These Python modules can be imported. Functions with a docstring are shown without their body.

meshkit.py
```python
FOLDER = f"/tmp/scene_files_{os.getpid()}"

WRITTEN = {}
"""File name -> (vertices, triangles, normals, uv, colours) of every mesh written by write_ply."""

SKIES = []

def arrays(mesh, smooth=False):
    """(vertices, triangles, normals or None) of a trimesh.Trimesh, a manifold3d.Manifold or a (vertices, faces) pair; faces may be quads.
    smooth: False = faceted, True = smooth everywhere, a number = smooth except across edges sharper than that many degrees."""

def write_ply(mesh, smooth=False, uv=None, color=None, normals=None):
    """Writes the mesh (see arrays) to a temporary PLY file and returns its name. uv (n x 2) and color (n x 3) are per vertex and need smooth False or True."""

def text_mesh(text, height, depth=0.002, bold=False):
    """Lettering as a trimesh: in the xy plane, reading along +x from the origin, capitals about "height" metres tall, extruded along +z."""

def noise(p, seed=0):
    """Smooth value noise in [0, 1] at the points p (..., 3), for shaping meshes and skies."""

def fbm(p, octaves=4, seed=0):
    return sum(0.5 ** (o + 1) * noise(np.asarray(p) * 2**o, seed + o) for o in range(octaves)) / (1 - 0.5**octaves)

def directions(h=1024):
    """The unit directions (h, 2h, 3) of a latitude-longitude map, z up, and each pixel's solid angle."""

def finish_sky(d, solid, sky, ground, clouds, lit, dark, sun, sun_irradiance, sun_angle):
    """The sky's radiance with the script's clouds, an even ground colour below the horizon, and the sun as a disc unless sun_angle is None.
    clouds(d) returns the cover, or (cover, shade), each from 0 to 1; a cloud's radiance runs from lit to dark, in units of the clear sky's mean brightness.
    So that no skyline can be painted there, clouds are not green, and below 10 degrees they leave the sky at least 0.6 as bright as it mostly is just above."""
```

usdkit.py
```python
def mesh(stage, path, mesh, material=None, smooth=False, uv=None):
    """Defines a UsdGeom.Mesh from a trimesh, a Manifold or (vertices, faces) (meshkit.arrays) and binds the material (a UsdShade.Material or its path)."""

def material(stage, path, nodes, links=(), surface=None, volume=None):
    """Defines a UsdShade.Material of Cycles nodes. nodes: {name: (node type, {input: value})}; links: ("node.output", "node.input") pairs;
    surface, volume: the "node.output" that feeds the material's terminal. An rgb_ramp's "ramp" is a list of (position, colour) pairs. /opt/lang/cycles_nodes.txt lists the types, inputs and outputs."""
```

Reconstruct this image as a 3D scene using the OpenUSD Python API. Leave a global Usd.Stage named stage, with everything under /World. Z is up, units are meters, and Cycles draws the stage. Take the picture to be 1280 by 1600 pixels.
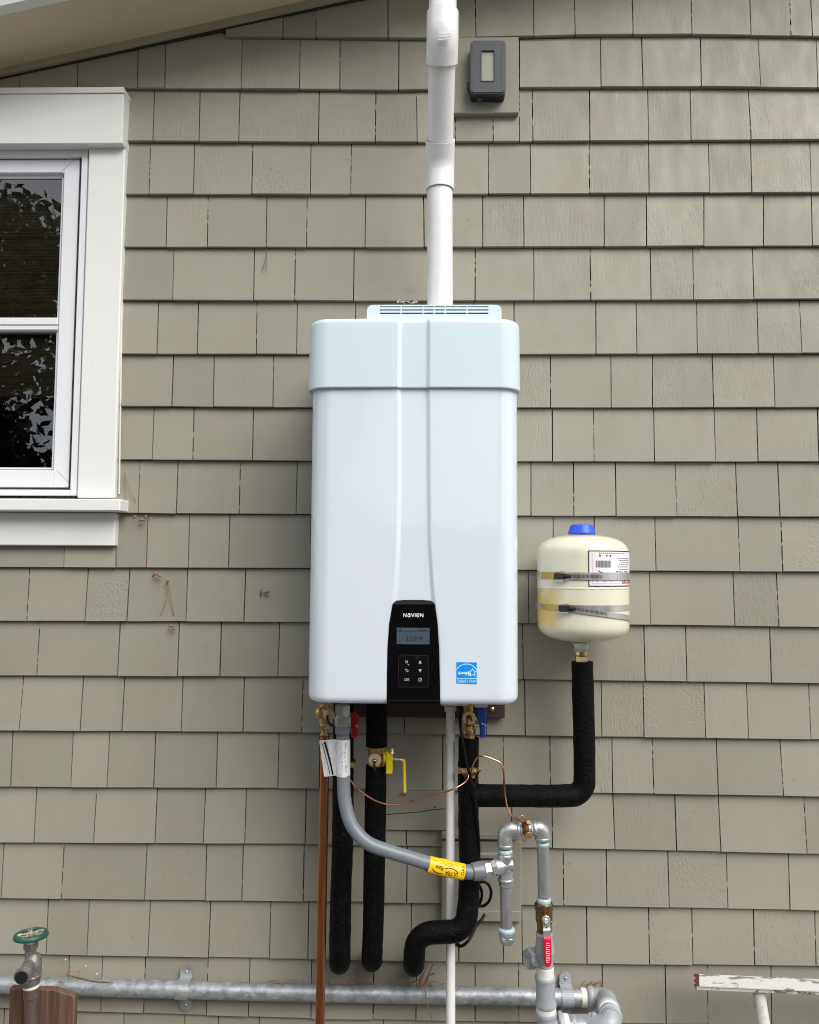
import math, random
import numpy as np, trimesh, usdkit, meshkit
from shapely.geometry import Polygon, LineString, box as sbox
from shapely import affinity
from pxr import Usd, UsdGeom, UsdLux, UsdShade, Gf, Sdf

stage = Usd.Stage.CreateInMemory()
UsdGeom.SetStageUpAxis(stage, "Z")
WORLD = UsdGeom.Xform.Define(stage, "/World")
UsdGeom.Scope.Define(stage, "/World/Looks")
rng = random.Random(7)
nrg = np.random.default_rng(7)

# ------------------------------------------------------------------ camera, sky, sun, exposure
F, CX, CY, D = 1255.0, 640.0, 800.0, 2.08
CAM = np.array([0.0, -D, 1.55])
_t, _y, _r = [math.radians(a) for a in (3.877, -1.168, 0.353)]
FW = np.array([math.sin(_y) * math.cos(_t), math.cos(_y) * math.cos(_t), math.sin(_t)])
_rt = np.cross(FW, [0, 0, 1.0]); _rt /= np.linalg.norm(_rt); _up = np.cross(_rt, FW)
RT = math.cos(_r) * _rt + math.sin(_r) * _up
UP = -math.sin(_r) * _rt + math.cos(_r) * _up
cam = UsdGeom.Camera.Define(stage, "/World/camera")
cam.CreateHorizontalApertureAttr(36.0)
cam.CreateVerticalApertureAttr(45.0)
cam.CreateFocalLengthAttr(36.0 * F / 1280.0)
cam.CreateClippingRangeAttr((0.05, 500.0))
cam.CreateExposureAttr(1.12)
cam.AddTransformOp().Set(Gf.Matrix4d(*RT, 0, *UP, 0, *(-FW), 0, *CAM, 1))

SUN = np.array([0.43, -0.55, 0.72]); SUN /= np.linalg.norm(SUN)
SUN_EL, SUN_ROT = math.asin(SUN[2]), math.atan2(SUN[0], SUN[1])
dome = UsdLux.DomeLight.Define(stage, "/World/sky")
dome.CreateIntensityAttr(1.0)
dome.GetPrim().SetCustomDataByKey("kind", "structure")
skymat = usdkit.material(stage, "/World/Looks/sky_look", {
    "tc": ("texture_coordinate", {}),
    "sky": ("sky_texture", {"sky_type": "single_scattering", "sun_disc": False, "sun_elevation": SUN_EL, "sun_rotation": SUN_ROT, "aerosol_density": 2.0}),
    "n": ("noise_texture", {"scale": 2.6, "detail": 6.0, "roughness": 0.55}),
    "ramp": ("rgb_ramp", {"ramp": [(0.30, (0.55, 0.55, 0.55)), (0.62, (0.97, 0.97, 0.97))]}),
    "n2": ("noise_texture", {"scale": 1.4, "detail": 4.0}),
    "cl": ("rgb_ramp", {"ramp": [(0.3, (4.3, 4.5, 4.8)), (0.7, (7.2, 7.3, 7.4))]}),
    "mix": ("mix_color", {"use_clamp": False}),
    "bg": ("background_shader", {"strength": 0.080}),
}, [("tc.generated", "n.vector"), ("tc.generated", "n2.vector"), ("n.fac", "ramp.fac"), ("n2.fac", "cl.fac"), ("ramp.color", "mix.fac"), ("sky.color", "mix.a"), ("cl.color", "mix.b"), ("mix.result", "bg.color")], surface="bg.background")
UsdShade.MaterialBindingAPI.Apply(dome.GetPrim()).Bind(skymat)
sun = UsdLux.DistantLight.Define(stage, "/World/sun")
sun.CreateAngleAttr(42.0); sun.CreateIntensityAttr(0.40)
sun.CreateNormalizeAttr(True)
sun.CreateColorAttr((1.0, 0.965, 0.90))
_z = SUN; _x = np.cross([0, 0, 1.0], _z); _x /= np.linalg.norm(_x); _yy = np.cross(_z, _x)
sun.AddTransformOp().Set(Gf.Matrix4d(*_x, 0, *_yy, 0, *_z, 0, *(SUN * 20), 1))

# ------------------------------------------------------------------ helpers
def P(px, py, off):
    """The point of the plane 'off' metres in front of the wall that the photograph shows at (px, py)."""
    d = RT * (px - CX) / F + UP * (CY - py) / F + FW
    return CAM + d * ((D - off) / d[1])

def S(px, at):
    """Length of px pixels of the photograph at the point 'at'."""
    return px * float(np.dot(np.asarray(at) - CAM, FW)) / F

USED = {}
def numbered(parent, name):
    k = USED.get((parent, name), 0); USED[(parent, name)] = k + 1
    return name if k == 0 else f"{name}_{k:03d}"

def data(prim, label=None, cat=None, group=None, kind=None):
    for k, v in (("label", label), ("category", cat), ("group", group), ("kind", kind)):
        if v: prim.SetCustomDataByKey(k, v)

class Thing:
    def __init__(self, name, label, cat, group=None, kind=None):
        self.name, self.meta, self.items = name, (label, cat, group, kind), []
    def add(self, name, mesh, mat, smooth=35, parent=None, label=None, kind=None):
        self.items.append([name, mesh, mat, smooth, parent, label, kind]); return len(self.items) - 1
    def done(self):
        lo = np.min([m[1].bounds[0] for m in self.items], axis=0); hi = np.max([m[1].bounds[1] for m in self.items], axis=0)
        loc = np.array([(lo[0] + hi[0]) / 2, (lo[1] + hi[1]) / 2, lo[2]])
        path = "/World/" + numbered("/World", self.name)
        x = UsdGeom.Xform.Define(stage, path); x.AddTranslateOp().Set(Gf.Vec3d(*map(float, loc)))
        data(x.GetPrim(), *self.meta)
        paths = []
        for name, mesh, mat, smooth, parent, label, kind in self.items:
            up = path if parent is None else paths[parent]
            p = up + "/" + numbered(up, name)
            m = mesh.copy(); m.apply_translation(-loc)
            g = usdkit.mesh(stage, p, m, MATS[mat], smooth)
            if label or kind: data(g.GetPrim(), label, None, None, kind)
            paths.append(p)
        return path

def solo(name, mesh, mat, label=None, cat=None, group=None, kind=None, smooth=35):
    g = usdkit.mesh(stage, "/World/" + numbered("/World", name), mesh, MATS[mat], smooth)
    data(g.GetPrim(), label, cat, group, kind); return g

def cat(*ms): return trimesh.util.concatenate([m for m in ms if m is not None])
def tm(v, f):
    f = np.asarray(f)
    if f.shape[1] == 4: f = np.vstack([f[:, [0, 1, 2]], f[:, [0, 2, 3]]])
    return trimesh.Trimesh(np.asarray(v, float), f, process=False)
def hull(pts): return trimesh.convex.convex_hull(np.asarray(pts, float))

def cbox(x0, x1, y0, y1, z0, z1, b=0.0015):
    x0, x1 = min(x0, x1), max(x0, x1); y0, y1 = min(y0, y1), max(y0, y1); z0, z1 = min(z0, z1), max(z0, z1)
    b = min(b, (x1 - x0) / 3, (y1 - y0) / 3, (z1 - z0) / 3); pts = []
    for x, sx in ((x0, 1), (x1, -1)):
        for y, sy in ((y0, 1), (y1, -1)):
            for z, sz in ((z0, 1), (z1, -1)):
                pts += [(x + sx * b, y + sy * b, z), (x + sx * b, y, z + sz * b), (x, y + sy * b, z + sz * b)]
    return hull(pts)

def pbox(x0, y0, x1, y1, off0, off1, b=0.0015):
    """A box whose front face the photograph shows at these pixels, off1 in front of the wall, reaching back to off0."""
    xm, ym = (x0 + x1) / 2, (y0 + y1) / 2
    return cbox(P(x0, ym, off1)[0], P(x1, ym, off1)[0], -off1, -off0, P(xm, y1, off1)[2], P(xm, y0, off1)[2], b)

def spline(pts, n=8):
    p = np.asarray(pts, float)
    if len(p) < 3: return p
    q = np.vstack([2 * p[0] - p[1], p, 2 * p[-1] - p[-2]]); out = []
    for i in range(1, len(q) - 2):
        for t in np.linspace(0, 1, n, endpoint=False):
            a, b, c, d = q[i - 1], q[i], q[i + 1], q[i + 2]
            out.append(0.5 * ((2 * b) + (c - a) * t + (2 * a - 5 * b + 4 * c - d) * t * t + (3 * b - a - 3 * c + d) * t ** 3))
    return np.array(out + [p[-1]])

def fillet(pts, r, n=10):
    p = [np.asarray(a, float) for a in pts]; out = [p[0]]
    for i in range(1, len(p) - 1):
        a, b = p[i - 1] - p[i], p[i + 1] - p[i]; la, lb = np.linalg.norm(a), np.linalg.norm(b); a /= la; b /= lb
        ri = r[i - 1] if np.ndim(r) else r
        ang = math.acos(np.clip(np.dot(a, b), -1, 1)); t = min(ri / math.tan(ang / 2), la * 0.49, lb * 0.49); rr = t * math.tan(ang / 2)
        bis = (a + b) / np.linalg.norm(a + b); c = p[i] + bis * rr / math.sin(ang / 2)
        s, e = p[i] + a * t - c, p[i] + b * t - c
        th = math.acos(np.clip(np.dot(s, e) / rr ** 2, -1, 1))
        for k in range(n + 1):
            u = k / n; out.append(c + (math.sin((1 - u) * th) * s + math.sin(u * th) * e) / max(math.sin(th), 1e-9))
    out.append(p[-1]); return np.array(out)

def dense(p, step):
    p = np.asarray(p, float); seg = np.linalg.norm(np.diff(p, axis=0), axis=1); s = np.concatenate([[0], np.cumsum(seg)])
    t = np.linspace(0, s[-1], max(3, int(s[-1] / step) + 1))
    return np.stack([np.interp(t, s, p[:, k]) for k in range(3)], 1)

def tube(p, r, n=20, caps=True, dome=0.0, flat=1.0):
    p = np.asarray(p, float); r = np.broadcast_to(np.asarray(r, float), (len(p),)).copy()
    t = np.gradient(p, axis=0); t /= np.linalg.norm(t, axis=1, keepdims=True) + 1e-12
    if dome:
        for end in (0, 1):
            e, tt, rr = (p[0], -t[0], r[0]) if end == 0 else (p[-1], t[-1], r[-1])
            ang = np.linspace(0, math.pi / 2 * 0.98, 7)[1:]
            ex = np.array([e + tt * rr * dome * math.sin(a) for a in ang]); er = np.array([rr * math.cos(a) for a in ang])
            if end == 0: p, r, t = np.vstack([ex[::-1], p]), np.concatenate([er[::-1], r]), np.vstack([np.tile(t[0], (6, 1)), t])
            else: p, r, t = np.vstack([p, ex]), np.concatenate([r, er]), np.vstack([t, np.tile(t[-1], (6, 1))])
    a = np.cross(t[0], [0.3, 0.2, 0.93] if abs(t[0][2]) < 0.8 else [0, 1.0, 0.1]); a /= np.linalg.norm(a); V = []
    ph = np.arange(n) * 2 * math.pi / n
    for i in range(len(p)):
        a = a - t[i] * np.dot(a, t[i]); a /= np.linalg.norm(a); b = np.cross(t[i], a)
        V.append(p[i] + r[i] * (np.cos(ph)[:, None] * a + flat * np.sin(ph)[:, None] * b))
    V = np.vstack(V); i, j = np.meshgrid(np.arange(len(p) - 1), np.arange(n), indexing="ij")
    q = np.stack([i * n + j, i * n + (j + 1) % n, (i + 1) * n + (j + 1) % n, (i + 1) * n + j], -1).reshape(-1, 4)
    f = np.vstack([q[:, [0, 1, 2]], q[:, [0, 2, 3]]])
    if caps:
        k = len(V); V = np.vstack([V, p[0], p[-1]]); m = (len(p) - 1) * n
        f = np.vstack([f, [(k, (x + 1) % n, x) for x in range(n)], [(k + 1, m + x, m + (x + 1) % n) for x in range(n)]])
    return tm(V, f)

def wob(mesh, amp, scale, seed=0):
    v = mesh.vertices; d = np.stack([meshkit.noise(v * scale, seed + k) - 0.5 for k in range(3)], 1)
    mesh.vertices = v + d * amp * 2; return mesh

def frame(axis):
    a = np.asarray(axis, float); a = a / np.linalg.norm(a)
    u = np.cross(a, [0, 1.0, 0] if abs(a[1]) < 0.9 else [0, 0, 1.0]); u /= np.linalg.norm(u)
    return a, u, np.cross(a, u)

def rev(profile, origin, axis, n=28, phase=0.0):
    """Solid of revolution: profile = (distance along axis, radius)."""
    a, u, w = frame(axis); o = np.asarray(origin, float); ph = np.arange(n) * 2 * math.pi / n + phase
    ring = np.cos(ph)[:, None] * u + np.sin(ph)[:, None] * w
    V = np.vstack([o + a * t + ring * max(r, 1e-5) for t, r in profile]); m = len(profile)
    i, j = np.meshgrid(np.arange(m - 1), np.arange(n), indexing="ij")
    q = np.stack([i * n + j, i * n + (j + 1) % n, (i + 1) * n + (j + 1) % n, (i + 1) * n + j], -1).reshape(-1, 4)
    f = np.vstack([q[:, [0, 1, 2]], q[:, [0, 2, 3]]]); k = len(V)
    V = np.vstack([V, o + a * profile[0][0], o + a * profile[-1][0]]); e = (m - 1) * n
    f = np.vstack([f, [(k, (x + 1) % n, x) for x in range(n)], [(k + 1, e + x, e + (x + 1) % n) for x in range(n)]])
    return tm(V, f)

def band(p0, p1, r, b=0.0015, n=28, phase=0.0):
    """A chamfered cylinder (n=6: a hexagon nut) from p0 to p1."""
    p0, p1 = np.asarray(p0, float), np.asarray(p1, float); h = np.linalg.norm(p1 - p0); b = min(b, h / 3, r / 3)
    return rev([(0, r - b), (b, r), (h - b, r), (h, r - b)], p0, p1 - p0, n, phase)

def ring(p0, p1, r, rr):
    """A fat rounded collar of outer radius r."""
    p0, p1 = np.asarray(p0, float), np.asarray(p1, float); h = np.linalg.norm(p1 - p0)
    return rev([(h / 2 - h / 2 * math.cos(a), r - rr + rr * math.sin(a)) for a in np.linspace(0, math.pi, 8)], p0, p1 - p0)

def plate(poly, off0, off1, bev=0.0):
    """A flat piece parallel to the wall from an outline in (x, z), its front off1 before the wall."""
    pts = np.asarray(poly, float)
    if Polygon(pts).exterior.is_ccw is False: pts = pts[::-1]
    n = len(pts); e = np.roll(pts, -1, 0) - pts; nn = np.stack([e[:, 1], -e[:, 0]], 1); nn /= np.linalg.norm(nn, axis=1, keepdims=True) + 1e-12
    mi = nn + np.roll(nn, 1, 0); mi /= np.maximum((mi * mi).sum(1, keepdims=True) / 2, 1e-6)
    rings = [(pts, off0), (pts, off1 - bev), (pts - mi * bev, off1)] if bev else [(pts, off0), (pts, off1)]
    V = np.vstack([np.stack([q[:, 0], np.full(n, -o), q[:, 1]], 1) for q, o in rings]); f = []
    for k in range(len(rings) - 1):
        for i in range(n):
            a, b = k * n + i, k * n + (i + 1) % n; f += [(a, b, b + n), (a, b + n, a + n)]
    last = (len(rings) - 1) * n; _, tri = trimesh.creation.triangulate_polygon(Polygon(rings[-1][0]), engine="earcut"), None
    tv, tf = _
    idx = [int(np.argmin(((rings[-1][0] - q) ** 2).sum(1))) for q in tv]
    f += [(last + idx[a], last + idx[b], last + idx[c]) for a, b, c in tf]
    return tm(V, f)

def flat(shape, off0, off1):
    """Any shapely shape in (x, z) as a thin plate."""
    ms = [trimesh.creation.extrude_polygon(g, off1 - off0, engine="earcut") for g in getattr(shape, "geoms", [shape]) if g.area > 1e-12]
    m = cat(*ms); v = m.vertices.copy(); m.vertices = np.stack([v[:, 0], -(off0 + v[:, 2]), v[:, 1]], 1); m.invert(); return m

def text2(s, h, bold=False):
    m = meshkit.text_mesh(s, h, 0.0003, bold); return m
def textflat(s, x, z, h, off, width=None, bold=False, center=True):
    m = text2(s, h, bold); w = m.bounds[1][0] - m.bounds[0][0]
    if width: m.apply_scale([width / w, 1, 1]); w = width
    v = m.vertices.copy(); v[:, 0] -= m.bounds[0][0] + (w / 2 if center else 0)
    m.vertices = np.stack([x + v[:, 0], -(off + v[:, 2]), z + v[:, 1]], 1); return m
def rrect(x0, z0, x1, z1, r, n=5):
    pts = []
    for cx, cz, a0 in ((x1 - r, z1 - r, 0), (x0 + r, z1 - r, 90), (x0 + r, z0 + r, 180), (x1 - r, z0 + r, 270)):
        pts += [(cx + r * math.cos(math.radians(a0 + 90 * k / n)), cz + r * math.sin(math.radians(a0 + 90 * k / n))) for k in range(n + 1)]
    return pts
def prect(x0, y0, x1, y1, off, r=0.0):
    a, b = P(x0, (y0 + y1) / 2, off), P(x1, (y0 + y1) / 2, off); t, u = P((x0 + x1) / 2, y0, off), P((x0 + x1) / 2, y1, off)
    return rrect(a[0], u[2], b[0], t[2], max(r, 1e-4), 5 if r else 1)
def star(x, z, r, r2, a0=90, n=5):
    return Polygon([(x + (r if k % 2 == 0 else r2) * math.cos(math.radians(a0 + 180 / n * k)), z + (r if k % 2 == 0 else r2) * math.sin(math.radians(a0 + 180 / n * k))) for k in range(2 * n)])
def screw(c, r, axis=(0, -1, 0)):
    """Pan head with a cross recess."""
    h = rev([(0, r), (r * 0.35, r * 0.95), (r * 0.6, r * 0.6), (r * 0.66, r * 0.25)], c, axis, 16)
    return h

# ------------------------------------------------------------------ materials
MATS = {}
def M(name, base, rough=0.5, metal=0.0, spec=0.5, var=(), bump=(), coat=0.0, coat_rough=0.05, rvar=None, sheen=0.0):
    """var: (scale xyz, detail, low, high, colour, amount); bump: (scale xyz, detail, distance, strength [, mask low, mask high, mask scale])"""
    n = {"g": ("geometry", {}), "p": ("principled_bsdf", {"base_color": base, "roughness": rough, "metallic": metal, "specular_ior_level": spec, "coat_weight": coat, "coat_roughness": coat_rough, "sheen_weight": sheen})}
    l = []; col = None
    for i, (sc, det, lo, hi, c, amt) in enumerate(var):
        n[f"m{i}"] = ("mapping", {"scale": sc}); n[f"n{i}"] = ("noise_texture", {"scale": 1.0, "detail": det, "roughness": 0.6})
        n[f"r{i}"] = ("map_range", {"from_min": lo, "from_max": hi, "to_min": 0.0, "to_max": amt, "clamp": True})
        n[f"x{i}"] = ("mix_color", {"a": base, "b": c})
        l += [("g.position", f"m{i}.vector"), (f"m{i}.vector", f"n{i}.vector"), (f"n{i}.fac", f"r{i}.value"), (f"r{i}.result", f"x{i}.fac")]
        if col: l.append((col, f"x{i}.a"))
        col = f"x{i}.result"
    if col: l.append((col, "p.base_color"))
    if rvar:
        sc, det, r0, r1 = rvar
        n["rm"] = ("mapping", {"scale": sc}); n["rn"] = ("noise_texture", {"scale": 1.0, "detail": det})
        n["rr"] = ("map_range", {"from_min": 0.3, "from_max": 0.7, "to_min": r0, "to_max": r1, "clamp": True})
        l += [("g.position", "rm.vector"), ("rm.vector", "rn.vector"), ("rn.fac", "rr.value"), ("rr.result", "p.roughness")]
    prev = None
    for i, bb in enumerate(bump):
        sc, det, dist, st = bb[:4]
        n[f"bm{i}"] = ("mapping", {"scale": sc}); n[f"bn{i}"] = ("noise_texture", {"scale": 1.0, "detail": det, "roughness": 0.6})
        n[f"b{i}"] = ("bump", {"strength": st, "distance": dist}); h = f"bn{i}.fac"
        l += [("g.position", f"bm{i}.vector"), (f"bm{i}.vector", f"bn{i}.vector")]
        if len(bb) > 4:
            lo, hi, ms = bb[4:]
            n[f"km{i}"] = ("mapping", {"scale": ms, "location": (3.1 * i, 1.7, 0.4)}); n[f"kn{i}"] = ("noise_texture", {"scale": 1.0, "detail": 3.0})
            n[f"kr{i}"] = ("map_range", {"from_min": lo, "from_max": hi, "clamp": True}); n[f"kk{i}"] = ("math", {"math_type": "multiply"}); n[f"ks{i}"] = ("math", {"math_type": "subtract", "value2": 0.5})
            l += [("g.position", f"km{i}.vector"), (f"km{i}.vector", f"kn{i}.vector"), (f"kn{i}.fac", f"kr{i}.value"), (f"kr{i}.result", f"kk{i}.value1"), (f"bn{i}.fac", f"ks{i}.value1"), (f"ks{i}.value", f"kk{i}.value2")]
            h = f"kk{i}.value"
        l.append((h, f"b{i}.height"))
        if prev: l.append((prev, f"b{i}.normal"))
        prev = f"b{i}.normal"
    if prev: l.append((prev, "p.normal"))
    MATS[name] = usdkit.material(stage, "/World/Looks/" + name, n, l, surface="p.BSDF")

WALL = np.array([0.300, 0.285, 0.234])
def tone(k, t=(1, 1, 1)): return tuple(float(v) for v in WALL * k * np.array(t))
def shingle_mat(name, k, style):
    pits = {"stipple": [((210, 210, 130), 3, 0.60, 0.68, tone(k * 0.60), 0.6)], "weather": [((230, 230, 70), 4, 0.59, 0.68, tone(k * 0.62), 0.55)], "grain": [((240, 240, 16), 4, 0.58, 0.70, tone(k * 0.80), 0.45)], "smooth": []}[style]
    dirt = pits + [((3.0, 3.0, 2.0), 4, 0.45, 0.75, tone(k * 0.86, (1, .985, .95)), 0.6), ((7, 7, 40), 3, 0.55, 0.8, tone(k * 1.08), 0.5), ((60, 60, 40), 5, 0.68, 0.76, tone(k * 0.62), 0.6), ((11, 11, 16), 5, 0.66, 0.78, tone(k * 0.74, (1, .98, .94)), 0.5), ((24, 24, 12), 5, 0.72, 0.80, tone(k * 1.22, (1, 1.01, 1.04)), 0.45)]
    fine = ((260, 260, 45), 4, 0.0010, 0.22)
    b = {"smooth": [fine, ((110, 110, 80), 4, 0.0018, 0.35, 0.58, 0.70, (7, 7, 7))],
         "grain": [((220, 220, 12), 4, 0.0020, 0.7, 0.36, 0.62, (6, 6, 5)), fine],
         "stipple": [((210, 210, 120), 3, 0.0026, 0.85, 0.48, 0.62, (9, 9, 7)), fine],
         "weather": [((230, 230, 40), 4, 0.0028, 0.8, 0.38, 0.56, (8, 8, 6)), fine]}[style]
    M(name, tone(k), 0.58, var=dirt, bump=b, rvar=((25, 25, 9), 3, 0.45, 0.68))
TONES = [0.93, 0.98, 1.03, 1.07]
STYLES = ["smooth", "grain", "stipple", "weather"]
for s in STYLES:
    for i, k in enumerate(TONES): shingle_mat(f"{s}_paint_{i}", k, s)
M("wall_paint", tone(1.0), 0.55, var=[((4, 4, 3), 3, .45, .75, tone(.85), .6)], bump=[((120, 120, 60), 4, .0015, .3)])
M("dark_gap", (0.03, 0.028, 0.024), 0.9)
M("soffit_paint", (0.70, 0.60, 0.43), 0.6, var=[((2, 2, 2), 3, .4, .7, (0.58, 0.51, 0.37), .6)], bump=[((60, 60, 60), 4, .001, .2)])
M("frieze_paint", (0.40, 0.36, 0.28), 0.6, var=[((8, 8, 8), 3, .4, .7, (0.32, 0.29, 0.22), .6)])
M("roofing", (0.06, 0.055, 0.05), 0.9)
M("trim_white", (0.80, 0.81, 0.79), 0.42, var=[((5, 5, 3), 4, .5, .8, (0.70, 0.69, 0.64), .5), ((60, 60, 60), 3, .72, .78, (0.45, 0.43, 0.38), .6)], bump=[((150, 150, 20), 4, .001, .2)])
M("vinyl_white", (0.79, 0.81, 0.85), 0.32, var=[((9, 9, 5), 3, .55, .8, (0.70, 0.72, 0.75), .4)], bump=[((12, 12, 12), 2, .001, .15)])
M("rubber_seal", (0.03, 0.03, 0.03), 0.7)
M("caulk", (0.72, 0.70, 0.64), 0.5)
M("blind_reed", (0.48, 0.37, 0.23), 0.6, var=[((3, 3, 260), 3, .4, .7, (0.09, 0.068, 0.043), .9), ((40, 40, 200), 3, .5, .7, (0.62, 0.51, 0.33), .6)])
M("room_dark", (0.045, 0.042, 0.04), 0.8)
M("pvc_white", (0.85, 0.85, 0.845), 0.35, var=[((14, 14, 6), 5, .58, .76, (0.62, 0.61, 0.58), .45), ((55, 55, 30), 4, .69, .73, (0.34, 0.32, 0.29), .7)], bump=[((30, 30, 30), 2, .001, .1)])
M("pvc_grey_white", (0.66, 0.655, 0.64), 0.38, var=[((20, 20, 8), 5, .52, .72, (0.48, 0.47, 0.45), .6)])
M("heater_enamel", (0.70, 0.762, 0.835), 0.10, spec=0.55, coat=0.55, coat_rough=0.015, var=[((3, 3, 2), 2, .4, .7, (0.69, 0.75, 0.82), .6)], bump=[((6, 6, 2.5), 1, .008, .07)])
M("cap_plastic", (0.635, 0.745, 0.80), 0.30, bump=[((400, 400, 400), 2, .0004, .12)])
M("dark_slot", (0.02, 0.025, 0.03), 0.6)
M("panel_black", (0.0025, 0.0025, 0.003), 0.06, spec=0.28)
M("panel_lip", (0.018, 0.019, 0.021), 0.35)
M("letter_white", (0.86, 0.87, 0.88), 0.5)
M("key_grey", (0.50, 0.51, 0.53), 0.5)
M("lcd", (0.058, 0.083, 0.108), 0.3, var=[((30, 30, 60), 2, .4, .7, (0.06, 0.085, 0.11), .5)])
M("lcd_ink", (0.010, 0.016, 0.024), 0.5)
M("film_gloss", (0.003, 0.003, 0.004), 0.05, spec=0.5, coat=0.15, bump=[((70, 70, 55), 3, .006, .7, .50, .66, (45, 45, 40))])
M("label_blue", (0.004, 0.275, 0.83), 0.35)
M("label_print", (0.62, 0.90, 0.97), 0.4)
M("brass", (0.62, 0.43, 0.19), 0.34, 0.8, var=[((60, 60, 60), 3, .45, .7, (0.36, 0.22, 0.08), .7)], bump=[((220, 220, 220), 3, .0008, .3)])
M("brass_bright", (0.74, 0.56, 0.28), 0.28, 1.0, bump=[((160, 160, 160), 2, .0006, .3)])
M("brass_dark", (0.30, 0.205, 0.085), 0.42, 1.0, var=[((80, 80, 80), 3, .4, .7, (0.10, 0.065, 0.03), .7)], bump=[((220, 220, 220), 3, .001, .4)])
M("brass_cap", (0.70, 0.53, 0.31), 0.42, 0.35, var=[((90, 90, 90), 3, .45, .7, (0.48, 0.31, 0.15), .6)])
M("copper", (0.55, 0.215, 0.105), 0.30, 1.0, var=[((70, 70, 3), 4, .42, .66, (0.33, 0.105, 0.05), .85), ((30, 30, 12), 4, .56, .70, (0.20, 0.075, 0.05), .6), ((90, 90, 5), 3, .60, .70, (0.72, 0.36, 0.22), .6)], bump=[((350, 350, 6), 3, .0006, .25)])
M("copper_wire", (0.72, 0.36, 0.22), 0.30, 1.0, var=[((30, 30, 30), 3, .4, .7, (0.42, 0.15, 0.09), .8)])
M("foam_black", (0.0024, 0.0025, 0.003), 0.5, spec=0.10, var=[((240, 240, 190), 2, .60, .70, (0.018, 0.0195, 0.023), .9)], bump=[((280, 280, 200), 3, .0035, 1.0), ((30, 30, 20), 2, .003, .2)])  # pale colour specks stand in for speckle highlights on the foam
M("cable_black", (0.004, 0.004, 0.005), 0.4, spec=0.2)
M("rubber_strap", (0.012, 0.011, 0.011), 0.45)
GALV = [((45, 45, 45), 4, .45, .7, (0.30, 0.315, 0.33), .7), ((120, 120, 60), 3, .60, .74, (0.20, 0.205, 0.21), .6)]
M("galv_new", (0.56, 0.575, 0.59), 0.34, 0.72, var=GALV, bump=[((130, 130, 130), 3, .0012, .35)], rvar=((60, 60, 60), 3, .26, .5))
M("galv_pipe", (0.50, 0.51, 0.52), 0.32, 0.75, var=[((90, 90, 30), 4, .48, .7, (0.30, 0.305, 0.31), .5), ((90, 90, 40), 3, .62, .72, (0.60, 0.62, 0.63), .7)], bump=[((160, 160, 90), 3, .0010, .3)])
M("galv_old", (0.42, 0.45, 0.475), 0.46, 0.55, var=[((38, 38, 60), 5, .44, .66, (0.22, 0.235, 0.25), .85), ((60, 40, 90), 4, .58, .68, (0.66, 0.68, 0.70), .6), ((90, 90, 90), 4, .68, .76, (0.12, 0.115, 0.11), .6)], bump=[((110, 110, 110), 4, .0016, .4)])
M("galv_painted", (0.40, 0.425, 0.455), 0.5, 0.15, var=[((40, 40, 40), 4, .45, .7, (0.30, 0.32, 0.35), .7), ((110, 110, 110), 3, .68, .75, (0.65, 0.66, 0.67), .7)], bump=[((150, 150, 150), 3, .0016, .4)])
M("zinc_nut", (0.46, 0.475, 0.46), 0.42, 0.75, var=[((80, 80, 80), 3, .4, .7, (0.33, 0.34, 0.33), .6)], bump=[((300, 300, 300), 3, .0008, .3)])
M("zinc_bright", (0.66, 0.69, 0.69), 0.34, 0.85)
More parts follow.
